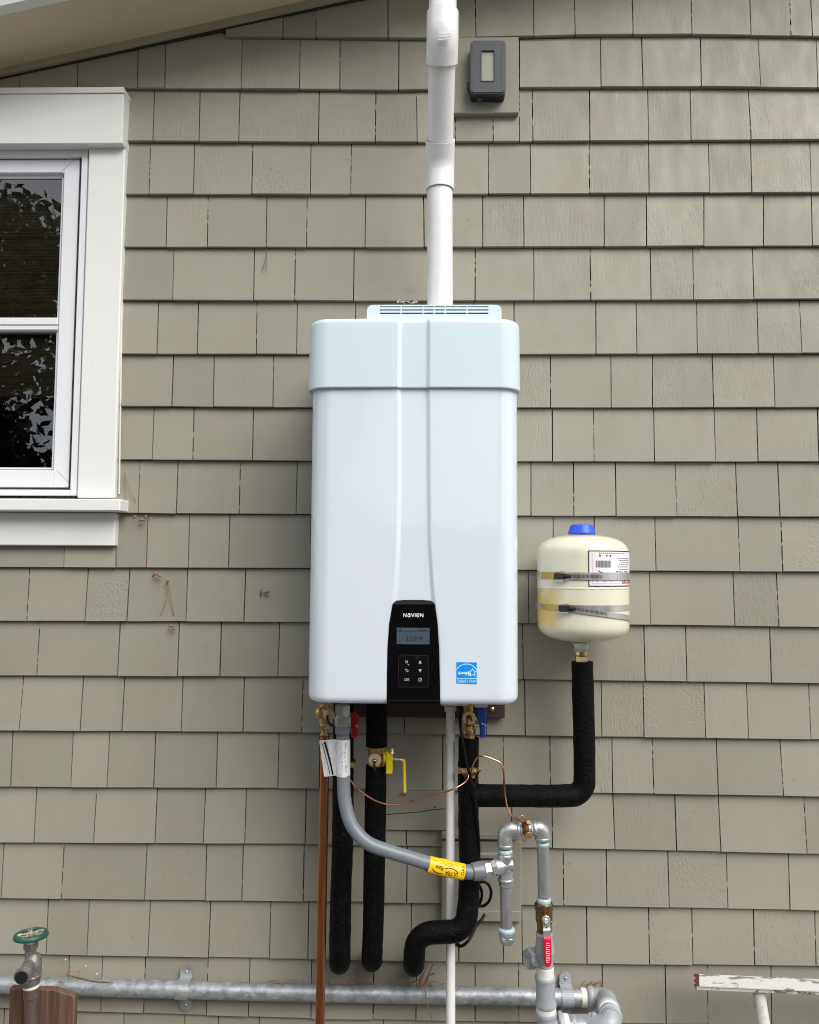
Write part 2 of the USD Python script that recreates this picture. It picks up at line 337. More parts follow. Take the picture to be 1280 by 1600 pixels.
M("steel", (0.72, 0.72, 0.71), 0.28, 0.75, var=[((200, 200, 9), 3, .45, .7, (0.40, 0.40, 0.39), .6)])
M("steel_band", (0.72, 0.715, 0.70), 0.3, 0.7, var=[((20, 20, 20), 2, .45, .7, (0.34, 0.33, 0.31), .7)])
M("dark_metal", (0.05, 0.045, 0.04), 0.35, 0.8)
M("tape_white", (0.78, 0.76, 0.71), 0.6, bump=[((200, 200, 200), 3, .0012, .4)], var=[((60, 60, 60), 3, .5, .7, (0.62, 0.60, 0.55), .6)])
M("sealant_blue", (0.36, 0.50, 0.57), 0.4, var=[((120, 120, 120), 4, .48, .62, (0.56, 0.62, 0.64), .9), ((90, 90, 90), 4, .60, .68, (0.40, 0.41, 0.42), .9)], bump=[((150, 150, 150), 3, .002, .5)])
M("hose_grey", (0.175, 0.20, 0.225), 0.38, var=[((20, 20, 20), 3, .45, .7, (0.155, 0.177, 0.20), .6)], bump=[((200, 200, 700), 2, .0006, .12)])
M("collar_grey", (0.155, 0.165, 0.195), 0.35, bump=[((100, 100, 100), 2, .001, .2)])
M("label_yellow", (0.86, 0.53, 0.010), 0.42)
M("label_orange", (0.80, 0.33, 0.01), 0.42)
M("ink_black", (0.010, 0.010, 0.010), 0.5)
M("ink_grey", (0.30, 0.30, 0.32), 0.5)
M("ink_dark", (0.07, 0.07, 0.08), 0.5)
M("ink_mid", (0.16, 0.16, 0.18), 0.5)
M("ink_red", (0.62, 0.03, 0.06), 0.5)
M("ink_pink", (0.74, 0.40, 0.44), 0.5)
M("paper_white", (0.80, 0.80, 0.86), 0.35)
M("tag_white", (0.76, 0.77, 0.78), 0.3, var=[((1300, 1300, 90), 1, .46, .60, (0.26, 0.27, 0.29), .6), ((90, 90, 10), 2, .50, .56, (0.78, 0.79, 0.80), .9)], bump=[((40, 40, 20), 2, .003, .2)])
M("tank_cream", (0.76, 0.74, 0.585), 0.16, coat=0.3, bump=[((14, 14, 14), 2, .002, .06)], var=[((8, 8, 6), 3, .5, .75, (0.70, 0.68, 0.52), .5)])
_sx = P(868, 945, .125)[0]; _z0, _z1 = P(868, 985, .125)[2], P(868, 925, .125)[2]
MATS["tank_stained"] = usdkit.material(stage, "/World/Looks/tank_stained", {"g": ("geometry", {}), "s": ("separate_xyz", {}), "nz": ("noise_texture", {"scale": 16.0, "detail": 3.0}),
    "rx": ("map_range", {"from_min": _sx + .014, "from_max": _sx - .022, "clamp": True}), "ra": ("map_range", {"from_min": _z0 - .004, "from_max": _z0 + .02, "clamp": True}),
    "rn": ("map_range", {"from_min": .15, "from_max": .55, "clamp": True}), "m1": ("math", {"math_type": "multiply"}), "m2": ("math", {"math_type": "multiply"}), "m3": ("math", {"math_type": "multiply", "value2": .9}),
    "x": ("mix_color", {"a": (0.76, 0.74, 0.585), "b": (0.68, 0.49, 0.11)}), "p": ("principled_bsdf", {"roughness": 0.16, "coat_weight": 0.3})},
    [("g.position", "s.vector"), ("g.position", "nz.vector"), ("s.x", "rx.value"), ("s.z", "ra.value"), ("nz.fac", "rn.value"), ("rx.result", "m1.value1"), ("ra.result", "m1.value2"), ("m1.value", "m2.value1"), ("rn.result", "m2.value2"), ("m2.value", "m3.value1"), ("m3.value", "x.fac"), ("x.result", "p.base_color")], surface="p.BSDF")
M("band_glue", (0.50, 0.36, 0.095), 0.28, 0.6, var=[((30, 30, 30), 3, .45, .7, (0.36, 0.27, 0.10), .7)])
M("cap_blue", (0.020, 0.095, 0.80), 0.38)
M("handle_red", (0.42, 0.006, 0.016), 0.38)
M("grip_red", (0.66, 0.010, 0.045), 0.30)
M("grip_mark", (0.86, 0.36, 0.42), 0.4)
M("handle_blue", (0.010, 0.045, 0.26), 0.32)
M("handle_yellow", (0.80, 0.62, 0.008), 0.34)
M("wheel_green", (0.012, 0.085, 0.062), 0.5, var=[((80, 80, 80), 3, .62, .74, (0.25, 0.22, 0.16), .7)])
M("rust_spoke", (0.30, 0.235, 0.155), 0.6, 0.3, var=[((70, 70, 70), 4, .42, .6, (0.62, 0.58, 0.50), .8), ((90, 90, 90), 3, .5, .62, (0.11, 0.06, 0.035), .8)])
M("bronze_grey", (0.26, 0.245, 0.23), 0.5, 0.55, var=[((60, 60, 60), 4, .42, .68, (0.15, 0.135, 0.12), .8), ((90, 90, 90), 4, .66, .76, (0.5, 0.49, 0.46), .7)], bump=[((140, 140, 140), 4, .0022, .5)])
M("pipe_brown", (0.13, 0.085, 0.075), 0.5, 0.2, var=[((60, 60, 30), 4, .45, .7, (0.075, 0.05, 0.045), .8)])
M("wood_red", (0.145, 0.082, 0.062), 0.75, var=[((95, 95, 3), 4, .42, .62, (0.085, 0.040, 0.030), .85), ((220, 220, 6), 3, .56, .7, (0.25, 0.15, 0.115), .6)], bump=[((220, 220, 5), 4, .003, .7)])
M("wood_brown", (0.115, 0.058, 0.036), 0.8, var=[((70, 70, 4), 4, .42, .62, (0.055, 0.028, 0.02), .85), ((40, 40, 40), 4, .58, .7, (0.20, 0.12, 0.085), .6)], bump=[((180, 180, 8), 4, .003, .7)])
M("board_maroon", (0.045, 0.020, 0.018), 0.6, var=[((12, 90, 90), 4, .42, .66, (0.035, 0.016, 0.015), .8)], bump=[((12, 160, 160), 4, .0016, .5)])
M("ladder_paint", (0.66, 0.645, 0.62), 0.5, var=[((20, 50, 50), 5, .57, .60, (0.20, 0.19, 0.175), .95), ((50, 50, 50), 5, .56, .68, (0.55, 0.52, 0.48), .7), ((150, 150, 150), 3, .68, .74, (0.12, 0.10, 0.08), .7)], bump=[((60, 60, 60), 4, .002, .5)])
M("ladder_rung_paint", (0.64, 0.625, 0.60), 0.5, var=[((50, 50, 30), 5, .52, .66, (0.52, 0.49, 0.45), .7), ((120, 120, 90), 3, .66, .72, (0.16, 0.14, 0.12), .8)], bump=[((80, 80, 60), 4, .002, .5)])
M("ladder_edge", (0.50, 0.485, 0.455), 0.55, var=[((45, 60, 60), 5, .48, .58, (0.10, 0.095, 0.085), .95)], bump=[((90, 90, 90), 4, .002, .6)])
M("cap_red", (0.10, 0.016, 0.016), 0.55, var=[((60, 60, 60), 4, .58, .64, (0.55, 0.52, 0.48), .9)])
M("box_charcoal", (0.046, 0.052, 0.060), 0.38, bump=[((500, 500, 500), 2, .0004, .2)])
M("box_black", (0.016, 0.017, 0.02), 0.45)
M("receptacle_ivory", (0.85, 0.80, 0.58), 0.5)
M("vine_clay", (0.27, 0.125, 0.088), 0.7, var=[((200, 200, 200), 3, .5, .65, (0.55, 0.36, 0.28), .7)])
M("vine_straw", (0.29, 0.20, 0.135), 0.7)
M("needle_tan", (0.28, 0.175, 0.10), 0.7, var=[((90, 90, 90), 3, .45, .65, (0.20, 0.10, 0.05), .8)])
M("web_white", (0.8, 0.8, 0.78), 0.7)
M("chalk", (0.42, 0.41, 0.37), 0.8)
M("ground_gravel", (0.10, 0.095, 0.082), 0.9, var=[((14, 14, 14), 5, .4, .7, (0.06, 0.056, 0.05), .7), ((2, 2, 2), 3, .5, .7, (0.075, 0.085, 0.05), .6)], bump=[((60, 60, 60), 5, .01, .6)])
M("bark", (0.09, 0.065, 0.045), 0.9, bump=[((40, 40, 8), 4, .01, .8)])
MATS["leaf"] = usdkit.material(stage, "/World/Looks/leaf", {"g": ("geometry", {}), "n": ("noise_texture", {"scale": 3.0, "detail": 3.0}), "r": ("rgb_ramp", {"ramp": [(.3, (0.012, 0.022, 0.008)), (.7, (0.034, 0.056, 0.019))]}),
    "d": ("principled_bsdf", {"roughness": 0.5}), "t": ("translucent_bsdf", {}), "m": ("mix_closure", {"fac": 0.25})},
    [("g.position", "n.vector"), ("n.fac", "r.fac"), ("r.color", "d.base_color"), ("r.color", "t.color"), ("d.BSDF", "m.closure1"), ("t.BSDF", "m.closure2")], surface="m.closure")
MATS["pane"] = usdkit.material(stage, "/World/Looks/pane", {"f": ("fresnel", {"IOR": 2.15}), "t": ("transparent_bsdf", {"color": (0.80, 0.82, 0.81)}), "g": ("glossy_bsdf", {"roughness": 0.0, "color": (1, 1, 1)}), "m": ("mix_closure", {})},
    [("f.fac", "m.fac"), ("t.BSDF", "m.closure1"), ("g.BSDF", "m.closure2")], surface="m.closure")
MATS["clear_cover"] = usdkit.material(stage, "/World/Looks/clear_cover", {"f": ("fresnel", {"IOR": 1.45}), "t": ("transparent_bsdf", {"color": (0.95, 0.95, 0.92)}), "g": ("glossy_bsdf", {"roughness": 0.12}), "m": ("mix_closure", {}), "d": ("diffuse_bsdf", {"color": (0.62, 0.62, 0.55)}), "m2": ("mix_closure", {"fac": 0.38})},
    [("f.fac", "m.fac"), ("t.BSDF", "m.closure1"), ("g.BSDF", "m.closure2"), ("m.closure", "m2.closure1"), ("d.BSDF", "m2.closure2")], surface="m2.closure")

# ------------------------------------------------------------------ ground
solo("ground", trimesh.Trimesh([(-60, -60, 0), (60, -60, 0), (60, 40, 0), (-60, 40, 0)], [(0, 1, 2), (0, 2, 3)]), "ground_gravel", kind="structure", smooth=False)

# ------------------------------------------------------------------ shingled wall
LINES = [  # where each course ends, as seen in the photograph
    [(-40, 20), (340, 20), (352, 56), (640, 58.5), (812, 57), (860, 54), (1080, 52.8), (1280, 56)],
    [(-40, 136.5), (200, 137), (640, 140), (812, 135.5), (1100, 135), (1280, 137)],
    [(-40, 219), (200, 220), (640, 221.5), (1280, 217.5)], [(-40, 303), (191, 303), (640, 303), (1280, 300)], [(-40, 385), (191, 385.5), (640, 386), (1280, 383.5)],
    [(-40, 467), (191, 468.5), (640, 470), (1280, 467)], [(-40, 552), (190, 552.5), (485, 553), (812, 553.5), (1280, 551.5)], [(-40, 633), (190, 634.5), (485, 636.5), (812, 637), (1280, 636)],
    [(-40, 716), (190, 718), (485, 720), (812, 721), (1280, 721)], [(-40, 800.5), (190, 802), (485, 803.5), (812, 806), (1280, 807.5)], [(-40, 885.7), (0, 886), (485, 888), (812, 891), (1280, 893.5)],
    [(-40, 970), (0, 970.4), (480, 972), (812, 974), (1280, 980)], [(-40, 1055.6), (0, 1055.9), (480, 1057.4), (812, 1061.7), (1280, 1068)], [(-40, 1141.3), (0, 1141.7), (480, 1144.7), (780, 1148.8), (1280, 1155.9)],
    [(-40, 1229.3), (0, 1229.6), (480, 1232.5), (956, 1239.6), (1280, 1244.7)], [(-40, 1316.6), (0, 1317), (480, 1319.3), (880, 1326), (1280, 1334.6)], [(-40, 1403.2), (0, 1404), (480, 1409), (880, 1415), (1280, 1423)],
    [(-40, 1490), (0, 1491), (480, 1499), (880, 1506), (1280, 1510)], [(-40, 1573), (0, 1576), (480, 1592), (880, 1599), (1280, 1603)]]
LINES.insert(0, [(-40, -32), (640, -26), (1280, -29)])
LINES.append([(-40, 1660), (480, 1680), (1280, 1694)])
def line(k, x):
    xs, ys = zip(*LINES[k]); return float(np.interp(x, xs, ys)) if x <= xs[-1] else ys[-1] + (x - xs[-1]) * (ys[-1] - ys[-2]) / (xs[-1] - xs[-2])
JOINTS = [
    [(-40, -40), (352, 352), (443, 442), (494, 494), (606.5, 606.5), (672, 672), (742.5, 744), (834, 834.5), (897.5, 899), (988, 989.5), (1080, 1081.5), (1171.5, 1174), (1234, 1236.5), (1266.5, 1270), (1330, 1334)],
    [(-40, -40), (31, 30), (121.5, 121), (216.5, 215), (259, 257.5), (378.5, 377), (469, 468), (531.5, 531), (623.5, 623), (708, 708), (812, 812), (938.5, 939.5), (1003, 1005), (1095, 1096), (1185, 1189), (1276, 1278), (1340, 1344)],
    [(150, 150), (241, 239), (312.5, 311), (375, 373), (499, 497.5), (587.5, 586.5), (651, 652), (712, 712), (770, 771), (811.5, 812), (832, 833), (921.5, 922), (1012.5, 1014), (1079, 1080.5), (1170, 1174), (1300, 1304)],
    [(140, 140), (235, 233), (304, 302), (395, 393.5), (486, 485), (549, 548), (672, 672), (764, 763.5), (829, 829.5), (921, 921.5), (1014, 1014.5), (1107.5, 1109), (1173.5, 1175), (1266, 1268), (1340, 1342)],
    [(140, 140), (261, 259.5), (325, 324), (417, 416), (480, 479), (571.5, 570.5), (662, 663), (754.5, 754.5), (818.5, 819), (944.5, 944.5), (1010.5, 1010.5), (1100.5, 1100), (1194, 1193.5), (1268.5, 1270), (1340, 1342)],
    [(140, 140), (271.5, 270), (397.5, 396.5), (461.5, 460.5), (553.5, 552.5), (672, 671), (743, 742.5), (834.5, 834.5), (922.5, 923.5), (1016.5, 1017.5), (1083, 1084), (1176.5, 1178), (1310, 1312)],
    [(140, 140), (247.5, 245), (310, 308), (401.5, 400.5), (464.5, 463.5), (556, 555), (648, 647), (741, 741), (803.5, 803.5), (931.5, 931.5), (994.5, 995.5), (1089, 1090), (1183.5, 1185), (1250, 1253), (1340, 1343)],
    [(140, 140), (271, 268.5), (334.5, 333.5), (427.5, 426.5), (520, 520), (610, 610), (700, 700), (790, 790), (860.5, 860.5), (955, 955.5), (1020, 1020), (1113.5, 1115.5), (1209, 1211.5), (1310, 1313)],
    [(140, 140), (240.5, 238), (303, 301.5), (396, 394.5), (490, 489), (580, 580), (680, 680), (780, 780), (863.5, 863.5), (928, 928.5), (1022, 1023), (1116.5, 1118.5), (1183, 1185), (1278, 1280), (1345, 1348)],
    [(140, 140), (218.5, 216), (278, 275.5), (375.5, 373.5), (464.5, 462.5), (560, 560), (650, 650), (740, 740), (830, 830), (896.5, 897), (962, 963), (1055.5, 1058), (1150, 1153), (1216, 1219), (1310, 1313)],
    [(-40, -41), (101, 100), (181, 181), (231, 228.5), (296, 294), (359, 357), (486, 485), (580, 580), (680, 680), (780, 780), (864.8, 864.8), (929, 929), (1023.8, 1025.3), (1154, 1156.6), (1221, 1223.4), (1320, 1323)],
    [(-45, -47), (46, 41.6), (137.6, 132.8), (202.5, 198), (293, 290.6), (384, 381), (500, 499), (610, 610), (720, 720), (825.7, 826.5), (900, 901), (1015.5, 1016.7), (1146, 1148.8), (1214, 1217.5), (1308, 1312)],
    [(-36, -40), (61.9, 57), (187.5, 183.7), (280, 277.5), (345.8, 343.5), (437, 434), (530, 529), (640, 640), (740, 740), (816.7, 818), (910, 911), (1006.6, 1008.5), (1071.8, 1073.8), (1203.4, 1206), (1330, 1334)],
    [(-56, -62), (36.4, 30), (130, 125), (194.6, 190), (285.8, 283), (381.7, 379.5), (473.6, 471.3), (545, 545), (632, 632), (700, 700), (760, 760), (820, 821), (940, 940.5), (1005.4, 1006.6), (1100.7, 1102.7), (1167, 1170), (1264.4, 1267.5), (1340, 1344)],
    [(-74, -78), (19.5, 16), (114, 110.6), (171, 167), (243, 240), (340, 337.5), (436, 434), (500, 499), (600, 600), (692, 692), (786.6, 787), (859.5, 860.5), (956.6, 957.7), (1019.5, 1021.8), (1119.8, 1122.6), (1219.5, 1224.5), (1320, 1326)],
    [(-38, -43), (57, 52.5), (150.8, 146), (245.6, 242), (321, 317.6), (384.8, 382.5), (478.5, 477), (571, 570), (635, 635), (730, 730), (800, 800), (863, 863.6), (958, 961.3), (1055, 1057.8), (1123, 1126.9), (1256.6, 1261.3), (1350, 1355)],
    [(-90, -94), (5.6, 2), (99.7, 95.6), (229.5, 225.8), (322.9, 320.6), (380, 378), (475.3, 473.6), (569, 568), (636.5, 635.5), (730, 730), (814, 814), (880.5, 881), (947.8, 948.4), (1044, 1046), (1135.6, 1138), (1232.8, 1234.7), (1325, 1328)],
    [(-20, -24), (75, 72), (139, 136), (234.8, 231), (329, 325.5), (423, 421), (482.5, 481), (569, 568), (643, 642.5), (717, 717), (786, 787), (815.5, 816.6), (917, 917.5), (1014, 1015), (1081.6, 1083), (1178, 1179.7), (1274, 1275.5), (1350, 1352)],
    [(-60, -66), (108, 105), (160, 157.5), (227, 224), (325, 322.5), (390.5, 388), (487, 486), (584, 583), (651, 650), (742.7, 742.7), (810.7, 811), (941.5, 942), (1040, 1041.5), (1106, 1107), (1205.6, 1206.5), (1300, 1302)],
    [(-50, -54), (6, 4), (96, 94), (193.5, 191), (288.7, 286), (341, 339), (405, 403), (500, 499), (599, 598), (700, 700), (790, 790), (870, 870), (960, 961), (1060, 1062), (1140, 1142), (1240, 1243), (1330, 1334)]]
ROUGH = [(440, 262, "stipple"), (978, 344, "stipple"), (1222, 428, "weather"), (835, 595, "weather"), (1218, 510, "weather"), (1250, 850, "stipple"), (1140, 96, "weather"), (1220, 258, "weather"), (1066, 594, "weather"), (1160, 594, "weather"),
    (168, 930, "stipple"), (60, 1540, "stipple"), (960, 1018, "weather"), (1036, 1018, "grain"), (1180, 936, "weather"), (972, 1110, "weather"), (1050, 1110, "stipple"), (905, 1195, "weather"), (1090, 1370, "stipple"), (1050, 1465, "stipple"), (1225, 1465, "weather"),
    (740, 344, "stipple"), (780, 344, "weather"), (1054, 260, "grain"), (966, 260, "grain"), (1240, 96, "grain"), (1060, 345, "weather"), (1130, 425, "weather"), (1050, 425, "weather"), (1040, 510, "grain"), (960, 510, "grain"), (1130, 510, "grain"), (1010, 760, "grain"), (1100, 760, "weather"),
    (325, 760, "grain"), (240, 1015, "grain"), (1010, 1280, "grain"), (1088, 1280, "stipple"), (1130, 1465, "grain"), (605, 180, "grain"), (543, 180, "grain"), (275, 344, "grain"), (300, 1365, "grain"), (960, 1560, "grain"), (750, 1195, "stipple"), (1140, 1018, "grain"), (430, 96, "grain"), (1250, 175, "weather"), (1110, 175, "grain"), (1046, 180, "grain"), (1000, 676, "grain"), (880, 1460, "grain")]

NL = 18
def gaps(g):
    """Half width of a joint from bottom to top; paint bridges some joints here and there."""
    w = g.uniform(.0010, .0015); p = g.choice([0, 0, 0, .06, .18])
    return [0.00012 if g.random() < p and 0 < i else w * g.uniform(.85, 1.15) for i in range(NL + 1)]
def shingle(x0b, x1b, x0t, x1t, zb0, zb1, zt0, zt1, g, gl=None, gr=None):
    """One shingle: thick at the butt, thin where the next course covers it."""
    th = 0.0125 + g.uniform(-0.0016, 0.0018); V, f = [], []; gl = gl or gaps(g); gr = gr or gaps(g); n = len(gl) - 1
    zb0 += g.uniform(-.0006, .0006); zb1 += g.uniform(-.0006, .0006)
    zb0b, zb1b = zb0 + 0.0012, zb1 + 0.0012
    for i in range(n + 1):
        u = i / n
        xl, xr = x0b + (x0t - x0b) * u + gl[i], x1b + (x1t - x1b) * u - gr[i]
        zl, zr = zb0b + (zt0 - 0.0014 - zb0b) * u, zb1b + (zt1 - 0.0014 - zb1b) * u
        y = -(th * (1 - u) + 0.0016 * u)
        V += [(xl, y, zl), (xr, y, zr), (xl, -0.0002, zl), (xr, -0.0002, zr)]
    for i in range(n):
        a, b = 4 * i, 4 * i + 4
        f += [(a, a + 1, b + 1), (a, b + 1, b), (a + 2, a, b), (a + 2, b, b + 2), (a + 1, a + 3, b + 3), (a + 1, b + 3, b + 1)]
    k = len(V); xl, xr = V[0][0], V[1][0]
    V += [(xl, -th + 0.0013, zb0), (xr, -th + 0.0013, zb1), (xl, -0.0002, zb0), (xr, -0.0002, zb1)]
    f += [(k, k + 1, 1), (k, 1, 0), (k + 2, k + 3, k + 1), (k + 2, k + 1, k), (k, 0, 2), (k, 2, k + 2), (1, k + 1, k + 3), (1, k + 3, 3)]
    return tm(V, f)

wall = Thing("shingle_wall", "olive grey painted wall of straight cut wooden shingles", "wall")
count = 0
OFFB = 0.0125
for k, joints in enumerate(JOINTS):
    gj = [gaps(rng) for _ in joints]
    for ji, ((at, ab), (bt, bb)) in enumerate(zip(joints[:-1], joints[1:])):
        yt, yb = (line(k, (at + bt) / 2), line(k + 1, (ab + bb) / 2))
        if (ab < 0 and bb < 0) or ab > 1290: continue
        if k == 0 and ab < 352: continue                      # under the eave
        q0, q1, q2, q3 = P(ab, line(k + 1, ab), OFFB), P(bb, line(k + 1, bb), OFFB), P(at, line(k, at), OFFB), P(bt, line(k, bt), OFFB)
        xt0, xt1 = P(at, line(k, at), .004)[0], P(bt, line(k, bt), .004)[0]
        cxm, cym = (ab + bb) / 2, (yt + yb) / 2
        style = "smooth"
        for rx, ry, st in ROUGH:
            if min(at, ab) <= rx <= max(bt, bb) and yt <= ry <= yb: style = st
        if style == "smooth" and cxm > 800 and rng.random() < 0.25: style = "grain"
        if style == "smooth" and cxm <= 480 and rng.random() < 0.10: style = "grain"
        wall.add("shingle", shingle(q0[0], q1[0], xt0, xt1, q0[2], q1[2], q2[2], q3[2], rng, gj[ji], gj[ji + 1]), f"{style}_paint_{rng.choice([0, 1, 1, 2, 2, 3])}", smooth=False)
        count += 1
# backing boards behind the shingles, with the window opening left free
WX1, WZ0, WZ1 = P(128, 500, 0.0)[0], P(60, 776, 0.0)[2], P(60, 236, 0.0)[2]
WX0 = -1.95
wall.add("sheathing", cat(cbox(WX1, 3.6, 0.0004, 0.02, 0.1, 3.4), cbox(-4.2, WX0, 0.0004, 0.02, 0.1, 3.4), cbox(WX0, WX1, 0.0004, 0.02, WZ1, 3.4), cbox(WX0, WX1, 0.0004, 0.02, 0.1, WZ0)), "dark_gap", smooth=False)
# the same courses carried on beyond the picture, joined
more = []; g2 = random.Random(11)
xe0 = [P(j[-1][0] - 4, 400, OFFB)[0] for j in JOINTS]
for k in range(len(JOINTS)):
    r0, r1 = [p for p in JOINTS[k] if p[1] <= 1290 or True][-1], None
    zb, zt = P(1300, line(k + 1, 1300), OFFB)[2], P(1300, line(k, 1300), OFFB)[2]
    last = [b for a, b in zip(JOINTS[k][:-1], JOINTS[k][1:]) if a[1] <= 1290][-1]
    x = P(last[1], line(k + 1, last[1]), OFFB)[0]
    while x < 3.3:
        w = g2.choice([0.1, 0.145, 0.15, 0.2]); more.append(shingle(x, x + w, x, x + w, zb, zb, zt, zt, g2)); x += w
    zb, zt = P(-20, line(k + 1, -20), OFFB)[2], P(-20, line(k, -20), OFFB)[2]
    if 2 <= k <= 9: x = WX0 - 0.12
    else:
        j = [p for p, q in zip(JOINTS[k][:-1], JOINTS[k][1:]) if not (p[1] < 0 and q[1] < 0)][0]; x = P(j[1], line(k + 1, j[1]), OFFB)[0]
    while x > -4.0 and k > 1:
        w = g2.choice([0.1, 0.145, 0.15, 0.2]); more.append(shingle(x - w, x, x - w, x, zb, zb, zt, zt, g2)); x -= w
zt = P(640, line(len(JOINTS), 640), OFFB)[2]
while zt > 0.2:
    zb = zt - 0.139; x = -4.0
    while x < 3.3:
        w = g2.choice([0.1, 0.145, 0.15, 0.2]); more.append(shingle(x, x + w, x, x + w, zb, zb, zt, zt, g2)); x += w
    zt = zb
zb = P(900, line(0, 900), OFFB)[2]
while zb < 3.0:
    x = -0.4
    while x < 3.3:
        w = g2.choice([0.1, 0.145, 0.15, 0.2]); more.append(shingle(x, x + w, x, x + w, zb, zb, zb + .139, zb + .139, g2)); x += w
    zb += 0.139
wall.add("shingle_field", cat(*more), "smooth_paint_1", smooth=False, kind="stuff")
# trim pieces nailed over the shingles
bl = wall.add("mounting_block", pbox(690, 57.5, 811, 176.5, 0.0, 0.026, .002), "wall_paint", smooth=False, label="square painted wooden block behind the outlet cover")
wall.done()

# cracked patch board behind the pipes
t = Thing("patch_board", "cracked grey painted board nailed to the wall below the yellow lever", "board")
def ppoly(pts, off): return [(P(x, y, off)[0], P(x, y, off)[2]) for x, y in pts]
t.add("board_piece", plate(ppoly([(603, 1235), (698, 1237), (698, 1263.5), (672, 1266), (650, 1269.5), (622, 1271), (603, 1272.8)], .02), 0.0, 0.020, .001), "weather_paint_0", smooth=False)
t.add("board_piece", plate(ppoly([(603, 1274.2), (622, 1272.4), (650, 1270.9), (672, 1267.4), (698, 1264.9), (698, 1298), (603, 1297)], .02), 0.0, 0.020, .001), "grain_paint_0", smooth=False)
for x, y in ((643, 1252), (679.5, 1261.5)):
    t.add("nail", rev([(0, .0022), (.0006, .0022), (.0009, .0014)], P(x, y, .0202), (0, -1, 0), 10), "dark_gap")
t.done()

# access panel behind the gas tee
t = Thing("access_panel", "painted wooden panel with ledges behind the galvanised gas tee", "panel")
t.add("panel_board", pbox(690, 1315, 815, 1440, 0.0, 0.020, .002), "wall_paint", smooth=False)
t.add("ledge", pbox(690, 1302.5, 811, 1312, 0.0, 0.034, .002), "wall_paint", smooth=False)
t.add("ledge", pbox(735, 1335, 790, 1342, 0.021, 0.036, .002), "wall_paint", smooth=False)
t.add("ledge", pbox(735, 1345, 790, 1350, 0.021, 0.028, .001), "wall_paint", smooth=False)
t.add("lower_rail", pbox(735, 1424, 814, 1440, 0.0205, 0.025, .001), "wall_paint", smooth=False)
cr = []
for i in range(14):
    c = P(752 + i * 1.9 + rng.uniform(-.8, .8), 1334 + rng.uniform(-1, .6), .03); s = rng.uniform(.0008, .0018)
    m = trimesh.creation.icosphere(0, s); m.apply_translation(c); cr.append(m)
t.add("debris", cat(*cr), "web_white", smooth=False, kind="stuff")
t.done()

# ------------------------------------------------------------------ eave
A, B = P(0, 119, 0.022), P(535, 0.5, 0.022)
sl = (B - A) / np.linalg.norm(B - A); sl[1] = 0; sl /= np.linalg.norm(sl); nup = np.array([-sl[2], 0, sl[0]]); nup = nup if nup[2] > 0 else -nup
A0, A1 = A - sl * 1.2, A + sl * 2.6
def bar(p0, p1, y0, y1, h0, h1):
    return hull([(p + nup * h) * np.array([1, 0, 1]) + np.array([0, y, 0]) for p in (p0, p1) for y in (y0, y1) for h in (h0, h1)])
t = Thing("roof_eave", "sloping roof overhang with plain soffit at the top left", "roof")
t.add("frieze_board", bar(A0, A1, -0.022, 0.0, 0.003, 0.045), "frieze_paint", smooth=False)
hs = 0.021
t.add("shadow_strip", bar(A0, A1, -0.0135, 0.0, -0.0012, 0.0028), "dark_gap", smooth=False)  # solid dark strip, draws the shadow line under the frieze
t.add("soffit", bar(A0, A1, -0.205, -0.0225, hs, hs + .012), "soffit_paint", smooth=False)
t.add("barge_board", bar(A0, A1, -0.235, -0.2055, hs - .004, hs + .14), "trim_white", smooth=False)
t.add("extended_roof_deck", bar(A0, A1, -0.37, 0.3, hs + .142, hs + .18), "roofing", smooth=False)  # overhang lengthened out of view past the barge board to shade the wall
t.done()

# ------------------------------------------------------------------ window
t = Thing("window", "white vinyl window with wide painted casing left of the water heater", "window")
XL = -320
t.add("head_casing", pbox(XL, 147, 192, 225, 0.0, 0.050, .002), "trim_white", smooth=False)
t.add("head_cap", pbox(XL, 136.8, 193, 145.8, 0.0, 0.054, .001), "trim_white", smooth=False)
t.add("side_casing", cbox(P(129.5, 500, .026)[0], P(187, 500, .026)[0], -.026, 0, P(160, 778, .026)[2], P(160, 228, .026)[2], .003), "trim_white", smooth=False)
t.add("sill", pbox(XL, 778.5, 187.5, 797.5, 0.0, 0.070, .003), "trim_white", smooth=False)
t.add("apron", pbox(XL, 800, 180, 851.5, 0.0, 0.028, .002), "trim_white", smooth=False)
t.add("caulk_joint", tube([P(191.0, 233, .012), P(190.3, 500, .0125), P(186.2, 772, .012)], .0022, 8), "caulk")
def wframe(name, x0, y0, x1, y1, wx, wt, wb, o0, o1, mat, par=None, b=.002):
    """Right, top, bottom and left member of a rectangular frame, mitred by butting."""
    X0, X1 = P(x0, 500, o1)[0], P(x1, 500, o1)[0]; ZT, ZB = P(60, y0, o1)[2], P(60, y1, o1)[2]
    return cat(cbox(X1 - wx, X1, -o1, -o0, ZB, ZT, b), cbox(X0, X0 + wx, -o1, -o0, ZB, ZT, b), cbox(X0 + wx, X1 - wx, -o1, -o0, ZT - wt, ZT, b), cbox(X0 + wx, X1 - wx, -o1, -o0, ZB, ZB + wb, b))
px = lambda n, off=.01: n * (D - off) / F
t.add("frame", wframe("frame", XL, 234, 128.2, 774, px(10), px(11.5), px(9), -0.02, 0.018, "vinyl_white"), "vinyl_white", smooth=False)
t.add("frame_lip", wframe("lip", XL, 245, 118.6, 765.3, px(3), px(3.2), px(2.2), -0.02, 0.008, ""), "rubber_seal", smooth=False)
t.add("sash", wframe("sash", XL, 248.5, 116.5, 762, px(26), px(23), px(28), -0.03, 0.006, ""), "vinyl_white", smooth=False)
t.add("glazing_bead", wframe("bead", XL, 271, 91.2, 733.5, px(2.6), px(8), px(3), -0.03, -0.006, ""), "vinyl_white", smooth=False)
